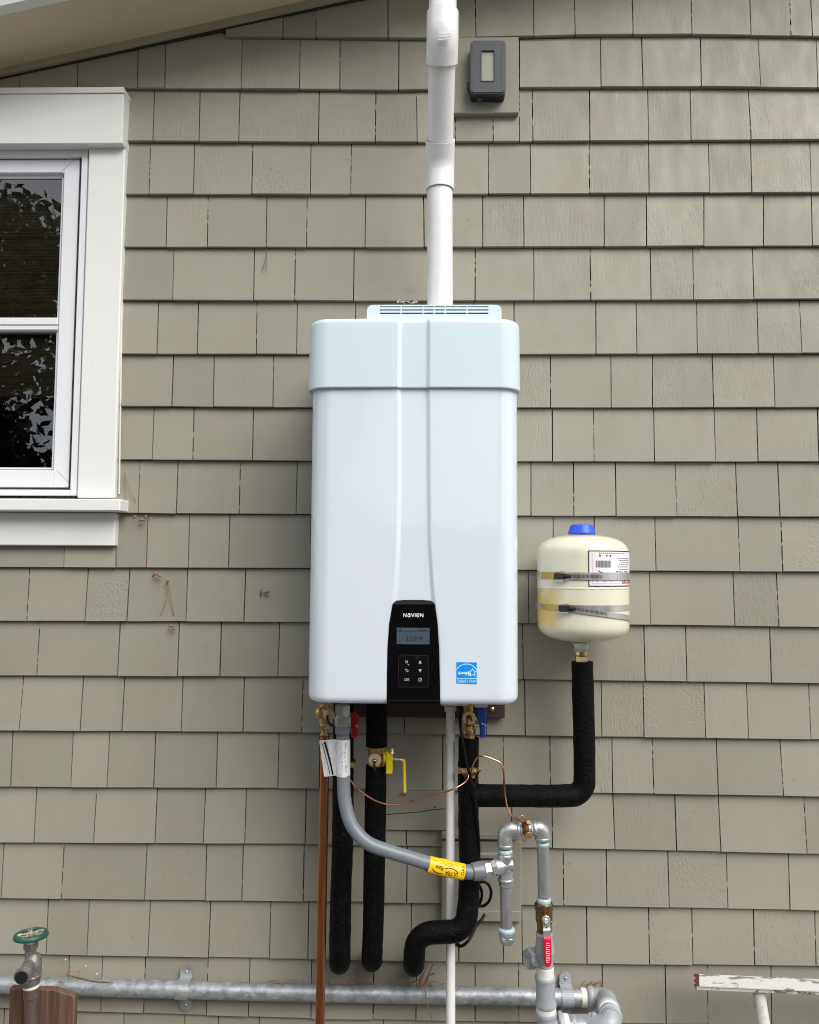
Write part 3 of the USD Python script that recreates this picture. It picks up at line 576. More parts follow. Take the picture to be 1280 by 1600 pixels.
for (a_, b_) in (((118.6, 248.2), (91.8, 271.6)), ((88.6, 735), (115.2, 761.5))):
    t.add("mitre_joint", tube([P(*a_, .0061), P(*b_, .0061)], .00055, 6), "ink_grey")
ra, rb = P(60, 496, .004), P(60, 515, .004)
t.add("meeting_rail", cat(cbox(P(XL, 500, 0)[0], P(90.5, 500, .004)[0], -.004, .04, ra[2], rb[2] + px(8), .002), cbox(P(XL, 500, 0)[0], P(90.5, 500, .004)[0], -.001, .04, rb[2], rb[2] + px(8.3), .002)), "vinyl_white", smooth=False)
gx0, gx1 = P(XL, 500, 0)[0], P(95, 500, 0)[0]; gz0, gz1 = P(60, 738, 0)[2], P(60, 268, 0)[2]
zc = (ra[2] + rb[2]) / 2
def pane(z0, z1, y): return tm([(gx0, y, z0), (gx1, y, z0), (gx1, y, z1), (gx0, y, z1)], [(0, 1, 2), (0, 2, 3)])
t.add("pane", pane(zc, gz1, .012), "pane", smooth=False)
t.add("pane", pane(gz0, zc, .020), "pane", smooth=False)
t.done()
bz0, bz1 = P(50, 622, -.07)[2], P(50, 270, -.07)[2]
t = Thing("bamboo_blind", "dark woven bamboo blind hanging inside the window", "blind")
reeds, z, i = [], bz0, 0
while z < bz1 + .06:
    h = rng.uniform(.0035, .0062); j = rng.uniform(-.0012, .0012)
    reeds.append(hull([(x, y, zz + (jj if x > -1.4 else 0)) for x in (-1.9, -0.74) for y, zz, jj in ((.068 + j, z, 0), (.068 + j, z + h * .78, 0), (.072, z - .0002, 0), (.072, z + h * .8, 0))])); z += h
t.add("reeds", cat(*reeds), "blind_reed", smooth=False, kind="stuff")
for x in (-1.55, -1.25, -0.95):
    t.add("cord", tube([(x, .064, bz0), (x + .002, .064, bz1 + .05)], .0012, 6), "blind_reed")
t.done()
t = Thing("room_wall", "dark interior walls of the room behind the window glass", "room", kind="structure")
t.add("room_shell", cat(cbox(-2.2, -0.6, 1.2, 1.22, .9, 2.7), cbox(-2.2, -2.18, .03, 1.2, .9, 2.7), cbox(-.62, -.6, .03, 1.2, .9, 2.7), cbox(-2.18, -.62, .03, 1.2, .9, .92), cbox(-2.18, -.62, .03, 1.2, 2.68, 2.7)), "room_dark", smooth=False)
t.done()

# ------------------------------------------------------------------ white vent pipe
t = Thing("vent_pipe", "white plastic vent pipe rising from the top of the water heater", "pipe")
o1, o2 = .225, .40
E0 = P(687.3, 258, o1); E1 = P(691.5, 62, o2); base = P(688, 484, o1); base[0] = P(687.8, 470, o1)[0]
rp = S(19.9, P(688, 380, o1))
u1 = (E1 - E0) / np.linalg.norm(E1 - E0); u0 = (base - E0) / np.linalg.norm(base - E0)
topp = E1 + np.array([.004, 0, .9])
t.add("lower_pipe", tube(dense([E0 + u0 * .03, base], .05), rp, 32), "pvc_white")
t.add("upper_pipe", tube(dense([E0 + u1 * .03, E1 - u1 * .03], .04), rp * .99, 32), "pvc_white")
path = fillet([E0 + u0 * .062, E0, E0 + u1 * .056], .09, 12)
t.add("elbow", cat(tube(path, rp * 1.14, 32), ), "pvc_white")
t.add("elbow_lip", band(E0 + u0 * .0625, E0 + u0 * .060, rp * 1.03, .0003, 32), "rubber_seal")
t.add("elbow_lip", band(E0 + u1 * .0565, E0 + u1 * .054, rp * 1.03, .0003, 32), "rubber_seal")
ue = (topp - E1) / np.linalg.norm(topp - E1)
path = fillet([E1 - u1 * .045, E1, E1 + ue * .06], .10, 12)
t.add("elbow", tube(path, rp * 1.155, 32), "pvc_white")
t.add("top_pipe", tube([E1 + ue * .02, topp], rp, 32), "pvc_white")
marks = [textflat("|", 0, 0, .001, 0)] and []
for i, (x0, x1, y) in enumerate(((688, 705, 53), (687, 704.5, 57.5), (685, 702, 62))):
    a = P(x0, y, o2 + .034 - .002 * i); b = P(x1, y - .6, o2 + .034 - .002 * i); marks.append(tube([a, b], .0013, 8))
t.add("moulded_mark", cat(*marks), "pvc_white")
t.done()

# ------------------------------------------------------------------ outdoor outlet cover
t = Thing("outlet_cover", "charcoal weatherproof outlet cover with clear window beside the white vent pipe", "outlet cover")
o0, oa, ob = .026, .052, .066
def rbox(rect, o0, o1, b): return plate(rect, o0, o1, b)
t.add("base", rbox(prect(735.5, 66, 789.5, 150.5, oa, .008), o0, oa, .002), "box_black")
L = Polygon(prect(734.8, 62.3, 790.6, 145.5, ob, .012)); Wn = Polygon(prect(752.6, 79.5, 772.2, 126, ob, .002))
lid = flat(L.difference(Wn), oa + .0005, ob - .002); rim = flat(L.buffer(-.0028).difference(Wn.buffer(.0012)), ob - .002, ob)
t.add("lid", cat(lid, rim), "box_charcoal", smooth=False)
fr = Wn.buffer(.0026).difference(Wn.buffer(.0008)); t.add("window_frame", flat(fr, ob, ob + .0016), "box_charcoal", smooth=False)
for sx, x in ((1, 738.5), (-1, 787)):
    pts = [P(x + sx * 3.2 * math.sin(math.pi * i / 14), 66 + i * 5.5, ob) for i in range(15)]
    t.add("side_rib", tube(spline(pts, 3), .0011, 8), "box_charcoal")
t.add("clear_window", flat(Wn.buffer(-.0003), ob - .004, ob - .003), "clear_cover", smooth=False)
rc = t.add("receptacle", rbox(prect(753.8, 87, 771, 126, ob - .008, .002), oa - .004, ob - .006, .001), "receptacle_ivory")
for x, y in ((757.5, 98), (766, 98), (762, 105), (757.5, 119), (766, 119)):
    t.add("slot", rbox(prect(x - .8, y - 2.2, x + .8, y + 2.2, ob - .006), ob - .008, ob - .0054, 0), "ink_grey", smooth=False, parent=rc)
t.add("backing", rbox(prect(750.5, 77, 774, 128, oa), oa - .01, oa - .004, 0), "box_charcoal", smooth=False)
t.add("hinge", cat(tube([P(731.5, 128, .05), P(731.5, 138, .05)], .0032, 10), tube([P(731.5, 138, .048), P(735, 147, .048), P(740, 148.5, .048)], .003, 10)), "box_black")
t.add("latch_tab", cbox(P(746, 150, .05)[0], P(753.5, 150, .05)[0], -.052, -.04, P(750, 156, .05)[2], P(750, 147, .05)[2], .001), "box_charcoal", smooth=False)
t.done()

# ------------------------------------------------------------------ water heater
FRONT = .36
def smooth01(u): u = np.clip(u, 0, 1); return u * u * (3 - 2 * u)
def heater_shell(xl, xr, zs, front, back, R, rec, depth):
    """Loft of rounded sections: zs = (z, inset, [L outer, L inner, R inner, R outer])."""
    V, N = [], None
    for z, d, (lo, li, ri, ro) in zs:
        pts = [(xl + d, -back)]
        for a in np.linspace(0, math.pi / 2, 13): pts.append((xl + R - (R - d) * math.cos(a), -(front - R + (R - d) * math.sin(a))))
        xs = list(np.linspace(xl + R, lo, 8)[1:]) + list(np.linspace(lo, li, 7)[1:]) + list(np.linspace(li, ri, 5)[1:]) + list(np.linspace(ri, ro, 7)[1:]) + list(np.linspace(ro, xr - R, 8)[1:-1])
        for x in xs:
            r = smooth01((x - lo) / (li - lo)) * smooth01((ro - x) / (ro - ri)) * depth
            pts.append((x, -(front - d - r)))
        for a in np.linspace(math.pi / 2, 0, 13): pts.append((xr - R + (R - d) * math.cos(a), -(front - R + (R - d) * math.sin(a))))
        pts.append((xr - d, -back)); xc, hw = (xl + xr) / 2, (xr - xl) / 2
        pts = [(x, y - (.005 * (1 - ((x - xc) / hw) ** 2) if y < -front + R * .999 else 0)) for x, y in pts]
        N = len(pts); V += [(x, y, z) for x, y in pts]
    m = len(zs); i, j = np.meshgrid(np.arange(m - 1), np.arange(N), indexing="ij")
    q = np.stack([i * N + j, i * N + (j + 1) % N, (i + 1) * N + (j + 1) % N, (i + 1) * N + j], -1).reshape(-1, 4)
    f = list(map(tuple, np.vstack([q[:, [0, 1, 2]], q[:, [0, 2, 3]]])))
    for base, flip in ((0, True), ((m - 1) * N, False)):
        c = np.mean(V[base:base + N], axis=0); k = len(V); V.append(tuple(c))
        for x in range(N): f.append((k, base + (x + 1) % N, base + x) if flip else (k, base + x, base + (x + 1) % N))
    return tm(V, f)
REC = [(480, 620.5, 629, 665.5, 673), (610, 620.5, 628.5, 665.5, 673), (760, 620.0, 628.5, 666, 673.5), (850, 618.5, 627.5, 667.5, 675), (900, 615.5, 625.5, 670.5, 678), (935, 612, 622.5, 673, 681), (960, 608, 620, 676, 685), (1010, 603, 618, 678, 690), (1101, 602, 618, 680, 691)]
def rec_at(py, off):
    r = [float(np.interp(py, [a[0] for a in REC], [a[i] for a in REC])) for i in range(1, 5)]
    return [P(x, py, off)[0] for x in r]
hx0, hx1 = P(485.7, 860, .315)[0], P(808.8, 860, .315)[0]
zB, zC, zT = P(646, 1101.5, FRONT)[2], P(646, 607.5, FRONT)[2], P(646, 498, FRONT)[2]
def py_of(z):
    lo, hi = 300.0, 1300.0
    for _ in range(40):
        m = (lo + hi) / 2
        if P(646, m, FRONT)[2] > z: lo = m
        else: hi = m
    return lo
heater = Thing("water_heater", "white wall mounted tankless water heater with black control panel", "water heater")
zs, rb = [], .016
for a in np.linspace(0, math.pi / 2, 7): zs.append((zB + rb * (1 - math.sin(a)), rb * (1 - math.cos(a)) if False else rb * (1 - math.sin(math.pi / 2 - a)), rec_at(1098, FRONT)))
zs = [(zB + rb * (1 - math.cos(a)), rb * (1 - math.sin(a)), rec_at(1098, FRONT)) for a in np.linspace(0, math.pi / 2, 7)]
for z in np.linspace(zB + rb, zC + .02, 60)[1:]: zs.append((z, 0.0, rec_at(py_of(z), FRONT)))
heater.add("body", heater_shell(hx0, hx1, zs, FRONT, .045, .047, REC, .0055), "heater_enamel", smooth=50)
cf = FRONT + .0078
cx0, cx1 = P(482.8, 613, .318)[0], P(812.5, 613, .318)[0]
zs = [(zC, .0030, rec_at(607, cf)), (zC + .0005, .0012, rec_at(607, cf)), (zC + .002, 0, rec_at(607, cf))]
for z in np.linspace(zC + .004, zT - .012, 10): zs.append((z, 0.0015 * (z - zC) / (zT - zC), rec_at(560, cf)))
for a in np.linspace(0, math.pi / 2, 7)[1:]: zs.append((zT - .012 + .012 * math.sin(a), .0015 + .012 * (1 - math.cos(a)), rec_at(500, cf)))
heater.add("top_cover", heater_shell(cx0, cx1, zs, cf, .040, .048, REC, .0060), "cap_plastic", smooth=50)
# raised grille with its slots
go = .318
Gz0, Gz1 = zT - .004, P(680, 476.2, go)[2]; gl, gr = P(573.5, 488, go)[0], P(784, 488, go)[0]
outer = Polygon([(gl, Gz0)] + [(gl + .012 - .012 * math.cos(a), Gz1 - .014 + .014 * math.sin(a)) for a in np.linspace(0, math.pi / 2, 7)] + [(gr - .012 + .012 * math.cos(a), Gz1 - .014 + .014 * math.sin(a)) for a in np.linspace(math.pi / 2, 0, 7)] + [(gr, Gz0)])
slots = []
for y0, y1 in ((478.1, 480.3), (482.9, 485.2), (488.2, 490.6)):
    for x0, x1 in ((593.5, 626), (627.8, 660.4), (662.2, 677.6), (679.4, 695), (696.8, 729), (730.8, 763.3)):
        slots.append(sbox(P(x0, y0, go)[0], P(646, y1, go)[2], P(x1, y0, go)[0], P(646, y0, go)[2]))
from shapely import union_all
us = union_all(slots)
gq = heater.add("vent_grille", cat(flat(outer.difference(us), go - .008, go), flat(outer, .10, go - .012)), "cap_plastic", smooth=False)
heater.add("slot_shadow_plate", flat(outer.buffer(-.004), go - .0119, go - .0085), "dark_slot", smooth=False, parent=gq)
# control panel
def pcurve(z): return .005 * (1 - (0.5 - 0.5) ** 2)
PF = FRONT + .0062
outl = [(604.3, 1101), (604.6, 1060), (605.4, 1015), (608.0, 975), (613.2, 945), (615.0, 942), (619.5, 938.4), (630, 937.6), (646, 937.3), (662, 937.6), (673.5, 938.4), (678.5, 942), (680, 945), (684.2, 975), (686.6, 1015), (687.6, 1060), (687.8, 1101)]
cp = heater.add("control_panel", plate(ppoly(outl, PF), FRONT - .02, PF, .0012), "panel_black", smooth=False)
lip = [(613.6, 944.6), (615.3, 942), (619.8, 938.9), (646, 937.9), (673.2, 938.9), (678.2, 942), (679.8, 944.6)]
heater.add("panel_lip", plate(ppoly(lip, PF + .0008), PF - .001, PF + .0008, .0006), "panel_lip", smooth=False, parent=cp)
heater.add("panel_sheen_line", plate(ppoly([(606, 1094.6), (686.4, 1094.6), (686.4, 1095.4), (606, 1095.4)], PF + .0003), PF, PF + .0003), "panel_lip", smooth=False, parent=cp)  # lighter strip, draws the reflection line near the panel foot
TO = PF + .0002
hc_ = S(5.6, P(646, 961, PF)); zz = P(646, 964.0, PF)[2]; xA, xB = P(630.8, 961, PF)[0], P(661.2, 961, PF)[0]
arcp = lambda cx, cz, rx, rz, a0, a1, n=14: [(cx + rx * math.cos(math.radians(a0 + (a1 - a0) * k / n)), cz + rz * math.sin(math.radians(a0 + (a1 - a0) * k / n))) for k in range(n + 1)]
GLY = [([[(0, 0), (0, 1), (.8, 0), (.8, 1)]], 1.22), ([arcp(.4, .32, .36, .32, 0, 360), [(.1, .95), (.5, 1), (.76, .8), (.76, 0)]], 1.16), ([[(0, 1), (.42, 0), (.84, 1)]], 1.16), ([[(0, 0), (0, 1)]], .40), ([[(.02, .5), (.8, .5)] + arcp(.42, .5, .40, .5, 10, 320)], 1.20), ([[(0, 0), (0, 1), (.8, 0), (.8, 1)]], .8)]
tot = sum(w for _, w in GLY); kx = (xB - xA) / tot; gx = 0; lm = []
for strokes, w in GLY:
    for st in strokes: lm.append(LineString([(xA + (gx + px_) * kx, zz + pz_ * hc_) for px_, pz_ in st]).buffer(hc_ * .085, cap_style=2, join_style=3))
    gx += w
heater.add("brand_lettering", flat(union_all(lm), PF, TO + .0002), "letter_white", smooth=False, parent=cp)
dp = heater.add("display", plate(prect(620, 981, 671.4, 1006.6, PF), PF - .001, PF + .0003), "lcd", smooth=False, parent=cp)
ink = [textflat("125°F", P(648, 1000, PF)[0], P(648, 1001.2, PF)[2], S(6.6, P(646, 1000, PF)), PF + .0005, width=S(26, P(646, 1000, PF))),
       flat(sbox(P(621, 986, PF)[0], P(646, 986.9, PF)[2], P(670.6, 986, PF)[0], P(646, 986.4, PF)[2]), PF + .0004, PF + .0006),
       flat(sbox(P(624.5, 985, PF)[0], P(646, 985.2, PF)[2], P(627, 985, PF)[0], P(646, 982.3, PF)[2]), PF + .0004, PF + .0006),
       flat(sbox(P(654, 985, PF)[0], P(646, 985.0, PF)[2], P(668, 985, PF)[0], P(646, 983.6, PF)[2]), PF + .0004, PF + .0006)]
heater.add("display_characters", cat(*ink), "lcd_ink", smooth=False, parent=cp)
kr = Polygon(prect(623, 1023.8, 669.6, 1073.5, PF, .004))
heater.add("keypad_film", flat(kr, PF + .0001, PF + .0012), "film_gloss", smooth=False, parent=cp)
heater.add("keypad_rim", flat(kr.buffer(.0006).difference(kr.buffer(-.0004)), PF, PF + .0014), "panel_lip", smooth=False, parent=cp)
KO = PF + .0014
def tri(x, y, up):
    c = P(x, y, KO); s = S(2.5, c); k = 1 if up else -1
    return flat(Polygon([(c[0] - s, c[2] - k * s), (c[0] + s, c[2] - k * s), (c[0], c[2] + k * s)]), KO, KO + .0002)
keys = [textflat("M", P(635.4, 1034, KO)[0], P(646, 1036.2, KO)[2], S(4.2, P(646, 1034, KO)), KO, bold=False), textflat("OK", P(636, 1062, KO)[0], P(646, 1064.2, KO)[2], S(4.4, P(646, 1062, KO)), KO),
        tri(656.6, 1034.2, True), tri(656.6, 1048.2, False)]
c = P(635.5, 1048, KO); s = S(1, c)
keys.append(flat(LineString([(c[0] - 2.6 * s, c[2] + 1.4 * s), (c[0] + 1.6 * s, c[2] + 1.4 * s), (c[0] + 2.6 * s, c[2]), (c[0] + 1.6 * s, c[2] - 1.6 * s), (c[0] - .5 * s, c[2] - 1.6 * s)]).buffer(.35 * s), KO, KO + .0002))
keys.append(flat(LineString([(c[0] - 1.5 * s, c[2] + 2.6 * s), (c[0] - 2.7 * s, c[2] + 1.4 * s), (c[0] - 1.5 * s, c[2] + .2 * s)]).buffer(.3 * s), KO, KO + .0002))
c2 = P(638.4, 1038.2, KO); keys.append(flat(LineString([(c2[0] - 1.1 * s, c2[2] + .8 * s), (c2[0], c2[2] - .9 * s), (c2[0] + 1.2 * s, c2[2] - .7 * s)]).buffer(.32 * s), KO, KO + .0002))
c = P(656.6, 1062, KO)
keys.append(flat(LineString([(c[0] + 2.5 * s * math.sin(a), c[2] + 2.5 * s * math.cos(a)) for a in np.linspace(.6, 2 * math.pi - .6, 16)]).buffer(.35 * s), KO, KO + .0002))
keys.append(flat(LineString([(c[0], c[2] + .3 * s), (c[0], c[2] + 3 * s)]).buffer(.35 * s), KO, KO + .0002))
heater.add("keypad_symbols", cat(*keys), "key_grey", smooth=False, parent=cp)
# blue efficiency label
def ysurf(x): xc, hw = (hx0 + hx1) / 2, (hx1 - hx0) / 2; return FRONT + .005 * (1 - ((x - xc) / hw) ** 2)
LO = max(ysurf(P(713, 1050, FRONT)[0]), ysurf(P(745, 1050, FRONT)[0])) + .0004
lab = heater.add("efficiency_label", flat(Polygon(prect(713.2, 1034.8, 745.2, 1068.2, LO)), LO - .003, LO), "label_blue", smooth=False)
lx0, lx1, lz0, lz1 = P(713.2, 1050, LO)[0], P(745.2, 1050, LO)[0], P(729, 1068.2, LO)[2], P(729, 1034.8, LO)[2]
U = (lx1 - lx0) / 32.0
pr = []
arc = [(lx0 + 16 * U + 18.5 * U * math.cos(a), lz1 - 21.5 * U + 18.7 * U * math.sin(a)) for a in np.linspace(math.radians(30), math.radians(150), 24)]
pr.append(LineString(arc).buffer(.55 * U).intersection(sbox(lx0, lz0, lx1, lz1)))
sx, sz = lx0 + 25.2 * U, lz1 - 15.8 * U
pr.append(star(sx, sz, 7.4 * U, 3.3 * U).difference(star(sx, sz, 5.3 * U, 2.3 * U)))
scr = [(2, -18.2), (4, -18.0), (5.6, -15.4), (5.0, -14.6), (3.8, -17.2), (4.6, -18.8), (6.8, -17.6), (8, -15.9), (8.2, -18), (9.6, -15.9), (9.8, -17.8), (11.3, -16.2), (11.2, -17.8), (12.6, -15.6), (13.8, -15.4), (13.0, -17.4), (14.4, -17.6), (16.2, -15.2), (14.3, -20.2), (16.4, -17.2), (18.8, -15.4), (17.8, -18), (19.8, -15.6), (18.3, -20.6), (20.5, -18), (22, -16.4), (21.2, -20.5)]
pr.append(LineString([(lx0 + a * U, lz1 + b * U) for a, b in scr]).buffer(.48 * U))
pr.append(sbox(lx0, lz0 + 7.3 * U, lx1, lz0 + 8.2 * U))
heater.add("label_emblem", flat(union_all(pr), LO, LO + .0003), "label_print", smooth=False, parent=lab)
heater.add("label_lettering", textflat("ENERGY STAR", (lx0 + lx1) / 2, lz0 + 1.5 * U, 4.4 * U, LO, width=29 * U), "label_print", smooth=False, parent=lab)
heater.add("pipe_tab", pbox(742, 1101, 762, 1105.5, .25, .30, .001), "pvc_grey_white", smooth=False)
heater.done()

# board the heater hangs from
t = Thing("mounting_board", "dark maroon wooden board on the wall under the water heater", "board")
t.add("board", pbox(520, 1070, 789, 1121.5, 0.0, .040, .002), "board_maroon", smooth=False)
t.add("screw", screw(P(769, 1108, .0405), S(3.9, P(769, 1108, .04))), "brass_bright")
t.done()

# ------------------------------------------------------------------ pipes under the heater
def foam(pts, r, rad, step=.006, dome=.25, seed=0, amp=.0008):
    p = dense(fillet(pts, rad, 10), step); rr = np.array([r * (1 + .05 * (meshkit.noise(np.array([q[0] * 9, q[1] * 9, q[2] * 9]), seed) - .5)) for q in p])
    return wob(tube(p, rr, 26, dome=dome), amp, 60, seed)
zu = lambda x, y, o: P(x, y, o)
t = Thing("insulated_pipe", "black foam insulated pipe behind the grey gas hose, ending at the wall", "pipe", )
t.add("foam_sleeve", foam([P(537, 1100, .135), P(535.5, 1320, .135), P(532, 1420, .135), P(531, 1506, .135), P(531, 1498, -.01)], S(16.6, P(535, 1320, .135)), .045, seed=1), "foam_black", 60)
t.done()
t = Thing("insulated_pipe", "black foam insulated pipe with the brass yellow handled drain valve", "pipe")
t.add("foam_sleeve", foam([P(588.7, 1096, .14), P(588.7, 1166, .14)], S(16.4, P(589, 1140, .14)), .02, seed=2, dome=.05), "foam_black", 60)
t.add("foam_sleeve", foam([P(587.8, 1196, .14), P(586.2, 1320, .14), P(583.5, 1440, .14), P(581.3, 1502, .14), P(581.3, 1496, -.01)], S(16.4, P(587, 1320, .14)), .04, seed=3, dome=.05), "foam_black", 60)
t.done()
t = Thing("insulated_pipe", "black foam insulated cold pipe with a branch up to the cream tank", "pipe")
t.add("foam_sleeve", foam([P(732.5, 1153, .15), P(732.0, 1199, .15)], S(15.8, P(732, 1180, .15)), .02, seed=4, dome=.05), "foam_black", 60)
t.add("foam_sleeve", foam([P(731.5, 1211, .15), P(732.5, 1300, .15), P(734.2, 1350, .155), P(732.5, 1405, .17), P(727, 1455, .185), P(650, 1458, .185), P(646.5, 1508, .165), P(648.5, 1506, -.01)], S(16.4, P(732, 1300, .15)), [.3, .3, .2, .05, .055, .04], seed=5), "foam_black", 60)
t.add("branch_sleeve", foam([P(736, 1243, .15), P(800, 1243.5, .145), P(858, 1244, .135), P(913.8, 1243, .125), P(913, 1160, .125), P(910, 1034, .125)], S(17.0, P(900, 1243, .13)), [.3, .3, .035, .3], seed=6, dome=.05), "foam_black", 60)
t.done()

# copper discharge pipe and brass relief valve
t = Thing("copper_pipe", "bare copper discharge pipe running down left of the black insulated pipes", "pipe")
cpth = [P(507.3, 1150, .19), P(506.6, 1240, .19), P(505.6, 1290, .19), P(503.6, 1400, .19), P(499.6, 1620, .19)]
t.add("pipe", tube(dense(spline(cpth, 10), .02), S(7.2, P(504, 1400, .19)), 24), "copper")
t.add("sweat_collar", cat(band(P(507.3, 1156, .19), P(507.3, 1151, .19), S(6.1, P(507, 1150, .19)), .0008), band(P(507.3, 1149.5, .19), P(507.3, 1146, .19), S(7.2, P(507, 1150, .19)), .001)), "brass")
t.done()
t = Thing("relief_valve", "brass pressure relief valve under the left corner of the water heater", "valve")
o = .20; c = P(500, 1114, o)
t.add("body", cat(rev([(-S(15, c), S(4, c)), (-S(13, c), S(7, c)), (-S(9, c), S(10, c)), (-S(2, c), S(11, c)), (S(6, c), S(10, c)), (S(14, c), S(8, c))], P(508, 1113, o), (1, 0, .05), 24), band(P(507, 1100, o), P(507, 1129, o), S(8.2, c), .002)), "brass")
t.add("body_rib", cbox(P(499.5, 1110, o)[0], P(503.5, 1110, o)[0], -o - .018, -o, P(500, 1121, o)[2], P(500, 1103, o)[2], .001), "brass", smooth=False)
t.add("cap_disc", rev([(0, S(8.8, c)), (.006, S(8.8, c)), (.008, S(7.8, c))], P(514.5, 1117.5, o + .016), (.18, -1, 0), 26), "brass_cap")
t.add("cap_pin", rev([(0, S(2, c)), (.003, S(1.8, c)), (.004, S(1, c))], P(512.2, 1117.5, o + .0245), (0, -1, 0), 12), "brass_bright")
t.add("strap", tube(spline([P(512, 1117, o + .027), P(511.6, 1123, o + .027), P(514, 1130, o + .026), P(519, 1133.5, o + .02), P(523, 1134.5, o + .005)], 6), S(1.7, c), 8), "rubber_strap")
t.add("seal_ring", ring(P(507.4, 1129, o - .008), P(507.4, 1133.5, o - .008), S(7.6, c), .002), "sealant_blue")
t.add("hex_nut", band(P(507.3, 1133.5, o - .01), P(507.3, 1139.5, o - .01), S(6.6, c), .001, 6, .3), "brass", smooth=False)
t.add("nipple", cat(band(P(507.3, 1139.5, o - .01), P(507.3, 1147, o - .01), S(5.2, c), .001)), "brass_bright")
t.done()

# red handled valve behind the hose
t = Thing("red_valve", "red lever of the isolation valve behind the grey gas hose nut", "valve")
o = .165
t.add("lever", plate(ppoly([(547, 1115), (551, 1113), (558, 1114.5), (560, 1120), (560, 1129), (559.5, 1140), (558.5, 1150), (556, 1153), (549, 1153), (547.5, 1140), (546, 1130)], o), o - .022, o, .003), "handle_red")
t.add("lever_ridge", cat(pbox(549, 1134.2, 556.5, 1135.2, o - .001, o + .001, .0003), tube([P(558.3, 1118, o + .001), P(558.5, 1128, o + .001)], .0012, 6)), "handle_red")
t.add("screw", cat(rev([(0, S(2.6, P(558, 1134, o))), (.003, S(2.2, P(558, 1134, o)))], P(558, 1134.3, o + .0005), (0, -1, 0), 12)), "steel")
t.add("stem", band(P(540, 1134, o - .02), P(549, 1134, o - .012), .008, .001), "brass_dark")
t.done()

# grey gas hose
t = Thing("gas_hose", "grey coated flexible gas hose curving from the heater to the galvanised tee", "hose")
o = .245
def at(x, y, oo=o): return P(x, y, oo)
t.add("hex_nut", band(at(535.6, 1101), at(535.6, 1118.5), S(12.4, at(535, 1110)), .002, 6, .35), "zinc_nut", smooth=False)
t.add("hex_nut", band(at(535.6, 1119.2), at(535.6, 1135.5), S(12.8, at(535, 1128)), .002, 6, .05), "zinc_nut", smooth=False)
t.add("nut_seam", band(at(535.6, 1117.5), at(535.6, 1120.2), S(10.6, at(535, 1118)), .0005), "zinc_bright")
t.add("collar", cat(band(at(535.8, 1135), at(535.8, 1146.5), S(12.0, at(535, 1140)), .0015), band(at(535.8, 1146), at(535.8, 1162), S(10.0, at(535, 1150)), .001)), "collar_grey")
hp = [at(536, 1150), at(536.6, 1200), at(538.2, 1245, .25), at(545.6, 1280, .26), at(557.8, 1301, .265), at(577, 1318.5, .27), at(607, 1330, .27), at(640, 1340, .265), at(669.5, 1349, .255), at(700, 1356.5, .245), at(728, 1362, .235)]
hs_ = dense(spline(hp, 10), .006)
t.add("hose", tube(hs_, S(10.4, at(540, 1240)), 28), "hose_grey", smooth=50)
q0, q1, q2, q3, q4, q5 = at(726, 1362.3, .236), at(736, 1363, .232), at(757, 1359.5, .224), at(766.5, 1357.2, .220), at(775, 1355, .216), at(768, 1357, .22)
t.add("collar", tube([q0, q1], S(11.3, q0), 28), "collar_grey")
a = (q2 - q1) / np.linalg.norm(q2 - q1)
t.add("collar", rev([(0, S(11, q1)), (.004, S(13.6, q1)), (.022, S(14.4, q1)), (np.linalg.norm(q2 - q1), S(12.6, q1))], q1, a, 28), "collar_grey")
t.add("hex_nut", band(q2 - a * .006, q3, S(12.2, q2), .002, 6, .5), "zinc_bright", smooth=False, label="bright zinc nut at the tee end of the hose")
t.add("hex_nut", band(q3 + a * .001, q4, S(11.6, q2), .002, 6, .1), "zinc_bright", smooth=False, label="second bright zinc nut against the tee")
# yellow label wrapped on the hose: follows the hose centre line
def hose_param():
    s = np.concatenate([[0], np.cumsum(np.linalg.norm(np.diff(hs_, axis=0), axis=1))]); return s
HS = hose_param()
def near(p): return HS[int(np.argmin(((hs_ - p) ** 2).sum(1)))]
def hose_at(s, psi, r):
    c = np.array([np.interp(s, HS, hs_[:, k]) for k in range(3)]); d = np.array([np.interp(min(s + .003, HS[-1]), HS, hs_[:, k]) for k in range(3)]) - np.array([np.interp(s - .003, HS, hs_[:, k]) for k in range(3)])
    d /= np.linalg.norm(d); tocam = CAM - c; n = tocam - d * np.dot(tocam, d); n /= np.linalg.norm(n); b = np.cross(d, n)
    if b[2] < 0: b = -b
    return c + r * (math.cos(psi) * n + math.sin(psi) * b)
s0, s1 = near(at(670.5, 1349, .255)), near(at(725, 1362, .236)); rl = S(11.3, at(700, 1356))
def wrapmesh(fn, nu, nv):
    V = [fn(i / nu, j / nv) for i in range(nu + 1) for j in range(nv + 1)]; f = []
    for i in range(nu):
        for j in range(nv):
            a = i * (nv + 1) + j; f += [(a, a + nv + 1, a + nv + 2), (a, a + nv + 2, a + 1)]
    return tm(V, f)
def lr(u, psi): return rl + .0035 * math.exp(-((psi + 1.2) / .6) ** 2) + .0018 * math.exp(-((u - .45) / .12) ** 2) * math.exp(-((psi - 1.3) / .4) ** 2)
yl = t.add("yellow_label", wrapmesh(lambda u, v: hose_at(s0 + (s1 - s0) * u, (v - .5) * 2 * 2.9, lr(u, (v - .5) * 5.8)), 24, 36), "label_yellow", smooth=60)
